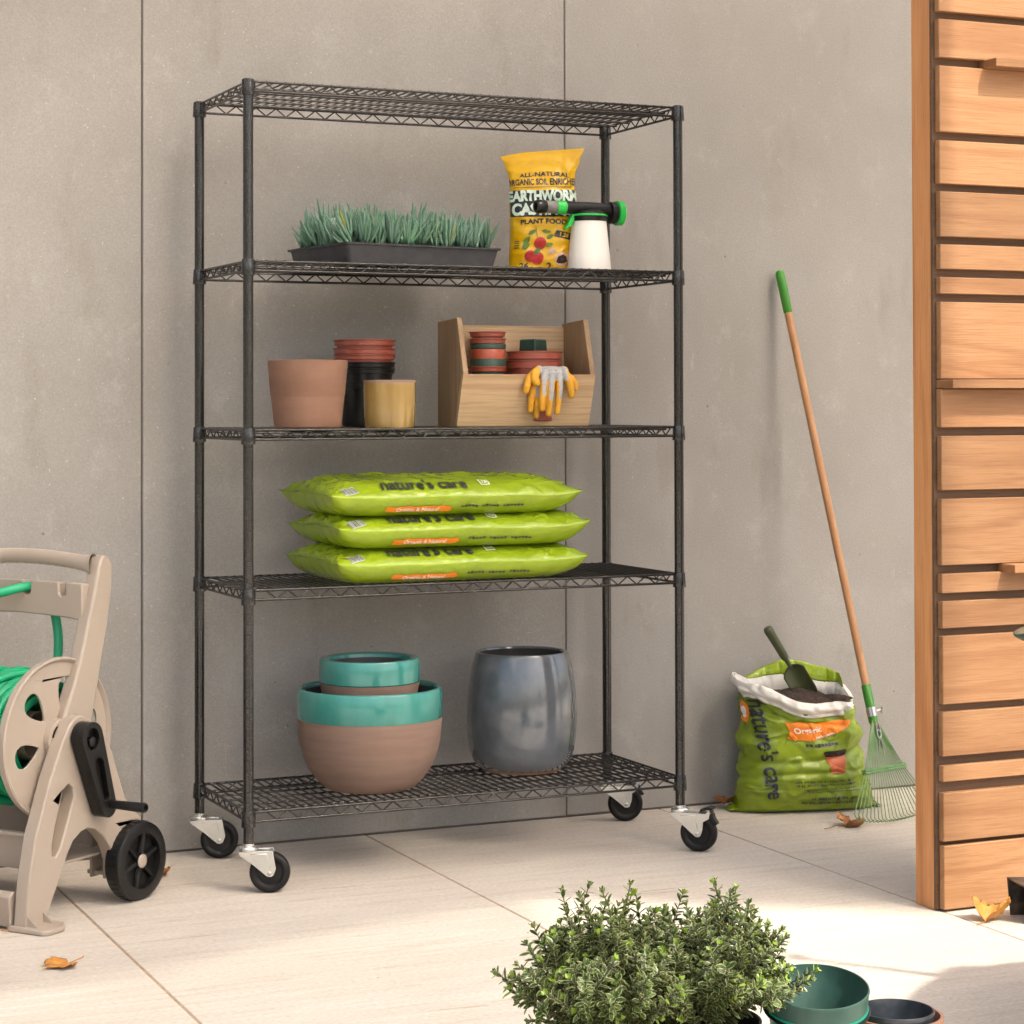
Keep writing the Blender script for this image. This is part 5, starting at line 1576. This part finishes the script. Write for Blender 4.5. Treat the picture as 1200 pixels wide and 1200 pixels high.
# ------------------------------------------------------------------ fallen leaves
MAPLE = [(0, -0.18), (0.10, -0.30), (0.30, -0.36), (0.26, -0.18), (0.52, -0.16), (0.80, -0.02), (0.62, 0.06), (0.72, 0.22), (0.44, 0.22), (0.56, 0.50), (0.34, 0.42), (0.20, 0.62), (0.06, 1.0),
         (-0.10, 0.66), (-0.28, 0.46), (-0.56, 0.56), (-0.42, 0.24), (-0.74, 0.24), (-0.60, 0.08), (-0.80, -0.04), (-0.50, -0.16), (-0.26, -0.18), (-0.30, -0.36), (-0.10, -0.30)]
def leaf(label, loc, size, rz, m, curl, seed, stem=0.6, flat=0.4):
    V, F = poly2d([(a * size, b * size) for a, b in MAPLE], maxlen=size * 0.12)
    def S(a, b):
        x, y = a / size, b / size
        z_ = curl * size * (0.55 * abs(x) ** 1.4 + 0.28 * abs(y - 0.2) ** 1.5) + size * 0.22 * curl * noise.noise(Vector((x * 2.3 + seed, y * 2.3, seed))) + size * 0.10 * curl * noise.noise(Vector((x * 6 + seed, y * 6, 3)))
        z_ += 0.012 * size * abs(sin(8 * atan2(y + 0.2, x)))
        return Vector((a * (1 - 0.28 * curl * abs(x)), b * (1 - 0.15 * curl), z_))
    P_ = [S(a, b) for a, b in V]
    zmin = min(p.z for p in P_)
    mb = MB(); mb.add([(p.x, p.y, p.z - zmin + 0.0012) for p in P_], F)
    o = mb.build("fallen_leaf", m, smooth=180, solid=0.0006)
    p0 = S(0, -0.18 * size); z0 = p0.z - zmin + 0.0012
    MB().tube(bez([(0, -0.16 * size, z0), (0.03 * size, -0.5 * size, z0 * 0.8 + 0.003), (0.1 * size, -(0.2 + stem) * size, 0.006), (0.14 * size, -(0.3 + stem) * size, 0.008)], 4), 0.0013, 6).build("leaf_stalk", m, o)
    o.location = loc; o.rotation_euler = (0, 0, rz)
    return tag(o, label, "leaf", "fallen leaves on the patio")
leaf("curled brown leaf with long stalk lying in front of the open bag and rake", (1.770, 0.075, 0), 0.075, radians(-80), M['deadleaf'], 0.95, 1.3, 1.0)
leaf("brown leaf half tucked behind the open compost bag at the wall", (1.600, 0.470, 0.012), 0.06, radians(120), M['deadleaf'], 1.0, 4.0, 0.8)
leaf("brown crumpled leaf behind the hose cart wheel", (-0.165, 0.262, 0), 0.062, radians(-75), M['deadleaf'], 1.1, 7.7, 0.4)
leaf("flat yellow leaf lying alone on the paving at lower left", (-0.560, -0.500, 0), 0.062, radians(118), M['goldleaf'], 0.55, 2.2, 0.7)
leaf("yellow leaf beside the foot of the hose cart at the left edge", (-0.655, -0.150, 0), 0.060, radians(60), M['goldleaf'], 0.9, 9.1, 0.5)
leaf("crumpled golden leaf in the sun at the foot of the cedar screen", (1.452, -0.995, 0), 0.082, radians(-70), M['goldleaf'], 1.15, 5.5, 0.5)

# ------------------------------------------------------------------ shrubs in front
def shrub(name, label, loc, seed, spread, height, nst, potm, potr, poth, lean=(0, 0), squash=1.0, tall=None):
    rnd = random.Random(seed)
    t = thing(name, label, "shrub", loc, 0, "variegated shrubs in front")
    stm = MB(); lv = MB(); cols_ = []
    z0 = poth - 0.02
    def leaf_at(p, d, up_, L_, wd, tip):
        d = d.normalized()
        s_ = d.cross(up_)
        if s_.length < 1e-4:
            s_ = Vector((1, 0, 0))
        s_.normalize(); nrm = s_.cross(d)
        rows = [(0.0, 0.10), (0.3, 0.80), (0.62, 1.0), (0.88, 0.55), (1.0, 0.10)]
        vs = []; cs = []
        tone = rnd.random()
        for u, w_ in rows:
            c = p + d * (L_ * u) + nrm * (L_ * 0.14 * u * u * -1)
            for q in (-1, -0.45, 0.45, 1):
                vs.append(c + s_ * (wd * w_ * q) + nrm * (abs(q) * wd * 0.28))
                cs.append((1.0 if abs(q) == 1 or u in (1.0,) else 0.25, tip, tone))
        fs = [(i * 4 + j, i * 4 + j + 1, (i + 1) * 4 + j + 1, (i + 1) * 4 + j) for i in range(4) for j in range(3)]
        lv.add(vs, fs); cols_.extend(cs)
    for k in range(nst):
        a = (k % 9) * 2 * pi / 9 + 0.35 * seed + rnd.gauss(0, 0.20)
        rr = sqrt(rnd.random())
        ex = spread * rr * cos(a) + lean[0]; ey = spread * squash * rr * sin(a) + lean[1]
        hz = height * (1 - 0.55 * rr ** 2.2) * rnd.uniform(0.42, 1.0) * (1 + 0.16 * sin((k % 9) * 2.4 + seed))
        b0 = Vector((cos(a) * 0.03 * rr + rnd.uniform(-.01, .01), sin(a) * 0.03 * rr + rnd.uniform(-.01, .01), z0))
        if k == 0 and tall:
            ex, ey, hz, rr = tall[0], tall[1], tall[2], 0.3
        e_ = Vector((ex, ey, z0 + hz))
        md = b0.lerp(e_, 0.5) + Vector((ex * 0.10, ey * 0.10, -0.01 + 0.04 * rr))
        pts = bez([b0, md, e_], 9)
        L0 = sum((pts[i + 1] - pts[i]).length for i in range(len(pts) - 1))
        stm.tube(pts, [0.0024 - 0.0014 * i / len(pts) for i in range(len(pts))], 5)
        # side twigs
        paths = [(pts, 0.22)]
        for q in range(rnd.randint(3, 5)):
            i0 = rnd.randint(5, len(pts) - 4)
            d0 = (pts[i0 + 1] - pts[i0]).normalized()
            a2 = rnd.uniform(0, 6.28)
            dd = (d0 * 0.6 + Vector((cos(a2), sin(a2), 0.45)) * 0.7).normalized()
            tl = rnd.uniform(0.035, 0.075)
            tp = [pts[i0], pts[i0] + dd * tl * 0.5 + Vector((0, 0, 0.003)), pts[i0] + dd * tl + Vector((0, 0, 0.012))]
            tp = bez(tp, 5)
            stm.tube(tp, 0.0011, 4)
            paths.append((tp, 0.15))
        for pp, st in paths:
            acc = 0.0; lastp = 0.0
            tot = sum((pp[i + 1] - pp[i]).length for i in range(len(pp) - 1))
            rot = rnd.uniform(0, 6.28)
            for i in range(len(pp) - 1):
                seg = (pp[i + 1] - pp[i])
                sl_ = seg.length
                while lastp < acc + sl_:
                    u = lastp / tot
                    if u > st:
                        p = pp[i] + seg * ((lastp - acc) / sl_)
                        dv = seg.normalized()
                        rot += pi / 2 + rnd.uniform(-.3, .3)
                        a1 = dv.orthogonal().normalized(); a3 = dv.cross(a1)
                        for sg in (0, pi):
                            o_ = a1 * cos(rot + sg) + a3 * sin(rot + sg)
                            d_ = (o_ * 0.85 + dv * rnd.uniform(0.35, 0.9)).normalized()
                            sz = rnd.uniform(0.0130, 0.0220) * (0.75 if u > 0.92 else 1)
                            tip = 0.0
                            if u > 0.88 and (k % 5 == 0):
                                tip = rnd.uniform(0.45, 1.0)
                            leaf_at(p, d_, dv, sz, sz * rnd.uniform(0.19, 0.26), tip)
                    lastp += rnd.uniform(0.0062, 0.0092)
                acc += sl_
            # terminal rosette
            dv = (pp[-1] - pp[-2]).normalized()
            tipc = rnd.uniform(0.3, 1.0) if rnd.random() < 0.22 else 0.0
            for q in range(6):
                a1 = dv.orthogonal().normalized(); a3 = dv.cross(a1)
                o_ = a1 * cos(q * 1.05 + rot) + a3 * sin(q * 1.05 + rot)
                leaf_at(pp[-1], (o_ * 0.5 + dv).normalized(), dv, rnd.uniform(0.009, 0.014), 0.0032, tipc)
    fo = lv.build("foliage", M['leaf'], t, smooth=180, fix=False)
    at = fo.data.color_attributes.new("leafcol", 'FLOAT_COLOR', 'POINT')
    flat = []
    for c in cols_:
        flat += [c[0], c[1], c[2], 1.0]
    at.data.foreach_set("color", flat)
    stm.build("stems", M['stem'], t, smooth=180)
    MB().lathe(nursery(potr, potr * 0.78, poth, 0.016), 48).build("pot", potm, t, smooth=35)
    MB().grid(lambda u, v: Vector(((potr - 0.01) * v * cos(2 * pi * u), (potr - 0.01) * v * sin(2 * pi * u), poth - 0.022 + 0.004 * noise.noise(Vector((u * 9, v * 9, seed))))), 40, 8, cu=True).build("soil", M['soil'], t, smooth=180)
    return t
SHY = -1.85
shrub("potted_shrub", "left bushy shrub with cream edged leaves and tall lime tips in a terracotta pot", (0.040, SHY, 0), 11, 0.143, 0.240, 90, M['terra'], 0.085, 0.140, lean=(-0.010, 0.0), squash=0.8, tall=(0.050, 0.0, 0.262))
shrub("potted_shrub", "right bushy shrub with cream edged leaves in a black pot beside the green pots", (0.236, SHY + 0.03, 0), 23, 0.168, 0.225, 110, M['blackplastic'], 0.105, 0.136, lean=(0.012, 0.0), squash=0.75)

# ------------------------------------------------------------------ pots in front
def gpot_prof(R, h, band=0.034):
    r = R * 0.74
    return [(0, 0), (r - 0.004, 0), (r, 0.004), (R - 0.0075, h - band - 0.004), (R - 0.003, h - band), (R - 0.001, h - 0.006), (R, h - 0.003), (R - 0.0006, h), (R - 0.003, h), (R - 0.0048, h - band + 0.002),
            (R - 0.010, h - band - 0.006), (r - 0.003, 0.012), (0, 0.010)]
gx, gy = 0.432, -1.875
tl = radians(10)
Rz = Matrix.Rotation(atan2(-0.409, 0.912) , 4, 'Z')
def tilted(o, base):
    o.matrix_world = Matrix.Translation(base) @ Matrix.Rotation(tl, 4, Vector((0.912, -0.409, 0)))
o = pot("garden_pot", "emerald green plastic pot holding the weathered dark green pot", "pot", (0, 0, 0), None, [("pot", M['potemerald'], gpot_prof(0.0885, 0.150, 0.012)), ("rim_ring", M['blackplastic'], [(0.0800, 0.140), (0.0900, 0.1395), (0.0915, 0.1425), (0.0900, 0.1455), (0.0800, 0.1455)])], 64, group="nested green pots")
tilted(o, Vector((gx, gy, 0.012)))
o = pot("garden_pot", "weathered dark green pot with dusty rim nested in the emerald pot", "pot", (0, 0, 0), None, [("pot", M['potgreen'], gpot_prof(0.0895, 0.160, 0.032))], 64, group="nested green pots")
tilted(o, Vector((gx, gy, 0.012)) + (Matrix.Rotation(tl, 4, Vector((0.912, -0.409, 0))) @ Vector((0, 0, 0.0225))))
ox, oy = 0.585, -1.895
pot("terracotta_pot", "orange terracotta pot at the front holding the blue black pot", "pot", (ox + 0.006, oy + 0.004, 0), None, [("pot", M['terra'], [(0, 0), (0.055, 0), (0.058, 0.003), (0.074, 0.095), (0.0775, 0.097), (0.080, 0.118), (0.079, 0.121), (0.074, 0.121), (0.072, 0.115), (0.055, 0.012), (0, 0.01)])], 64)
pot("glazed_pot", "small blue black glazed pot sitting inside the orange terracotta pot", "pot", (ox, oy, 0.012), None,
    [("pot", M['bluepot'], [(0, 0), (0.046, 0), (0.05, 0.003), (0.062, 0.09), (0.0665, 0.112), (0.0672, 0.117), (0.066, 0.1195), (0.0635, 0.1195), (0.062, 0.113), (0.05, 0.02), (0, 0.018)])], 64)

# dark square tin lying against the screen, right edge
o = MB()
def ring(z_, h_):
    return [(-h_, -h_, z_), (h_, -h_, z_), (h_, h_, z_), (-h_, h_, z_)]
def sqpot(mb, hb_, ht_, L_, th=0.004):
    rr_ = [ring(0, hb_), ring(L_, ht_), ring(L_, ht_ - th), ring(0.006, hb_ - th)]
    vs = [p for r_ in rr_ for p in r_]
    fs = [(i * 4 + j, i * 4 + (j + 1) % 4, (i + 1) * 4 + (j + 1) % 4, (i + 1) * 4 + j) for i in range(3) for j in range(4)] + [(3, 2, 1, 0), (12, 13, 14, 15)]
    mb.add(vs, fs)
sqpot(o, 0.040, 0.050, 0.11)
o = o.build("metal_planter", M['rust'], smooth=0, bevel=0.0015, seg=1)
o.matrix_world = Matrix.Translation((1.628, -1.035, 0.047)) @ Matrix.Rotation(radians(-14), 4, 'Z') @ Matrix.Rotation(radians(-95), 4, 'Y')
tag(o, "dark square metal planter lying on its side by the cedar screen", "planter")

# unseen round table added to cast a curved floor shadow; watering can on it
tb = thing("added_table", "low round grey metal table added out of view to cast a curved shadow", "table", (1.37, -2.06, 0))
MB().lathe([(0, 0.430), (0.43, 0.430), (0.44, 0.436), (0.44, 0.446), (0.435, 0.45), (0, 0.45)], 72).build("table_top", M['tablemetal'], tb, smooth=40)
for k in range(3):
    a = 2 * pi * k / 3 + 0.4
    MB().tube([(0.12 * cos(a), 0.12 * sin(a), 0.43), (0.30 * cos(a), 0.30 * sin(a), 0.0)], 0.012, 12).build("leg", M['tablemetal'], tb, smooth=60)

def watering_can():
    base = Vector((1.33, -1.80, 0.45))
    t = thing("watering_can", "dark green watering can with a round rose on its long spout", "watering can", base)
    MB().lathe([(0, 0), (0.085, 0), (0.088, 0.004), (0.080, 0.16), (0.074, 0.18), (0.070, 0.181), (0.072, 0.16), (0.08, 0.01), (0, 0.008)], 48).build("can_body", M['potemerald'], t, smooth=40)
    tip = Vector((1.098, -1.60, 0.722)) - base
    d = tip.normalized()
    MB().tube([(-0.055, 0.05, 0.04), tip * 0.55 + Vector((0, 0, -0.01)), tip], [0.020, 0.012, 0.008], 14).build("spout", M['potemerald'], t, smooth=60)
    ax = Vector((-0.35, 0.05, 1.0)).normalized()
    q = Vector((0, 0, 1)).rotation_difference(ax).to_matrix().to_4x4()
    r = MB().lathe([(0.008, -0.022), (0.026, -0.004), (0.0285, 0.0), (0.0285, 0.004), (0.026, 0.005)], 32).build("rose", M['greenpl'], t, smooth=40)
    r.matrix_local = Matrix.Translation(tip + Vector((0.002, 0, 0.014))) @ q
    f = MB().lathe([(0.027, 0.0045), (0.0, 0.0075)], 32).build("rose_face", M['tan'], r, smooth=60)
    MB().tube(bez([(0.07, -0.03, 0.165), (0.13, -0.06, 0.17), (0.14, -0.065, 0.09), (0.083, -0.035, 0.03)], 8), 0.008, 12).build("handle", M['potemerald'], t, smooth=60)
watering_can()
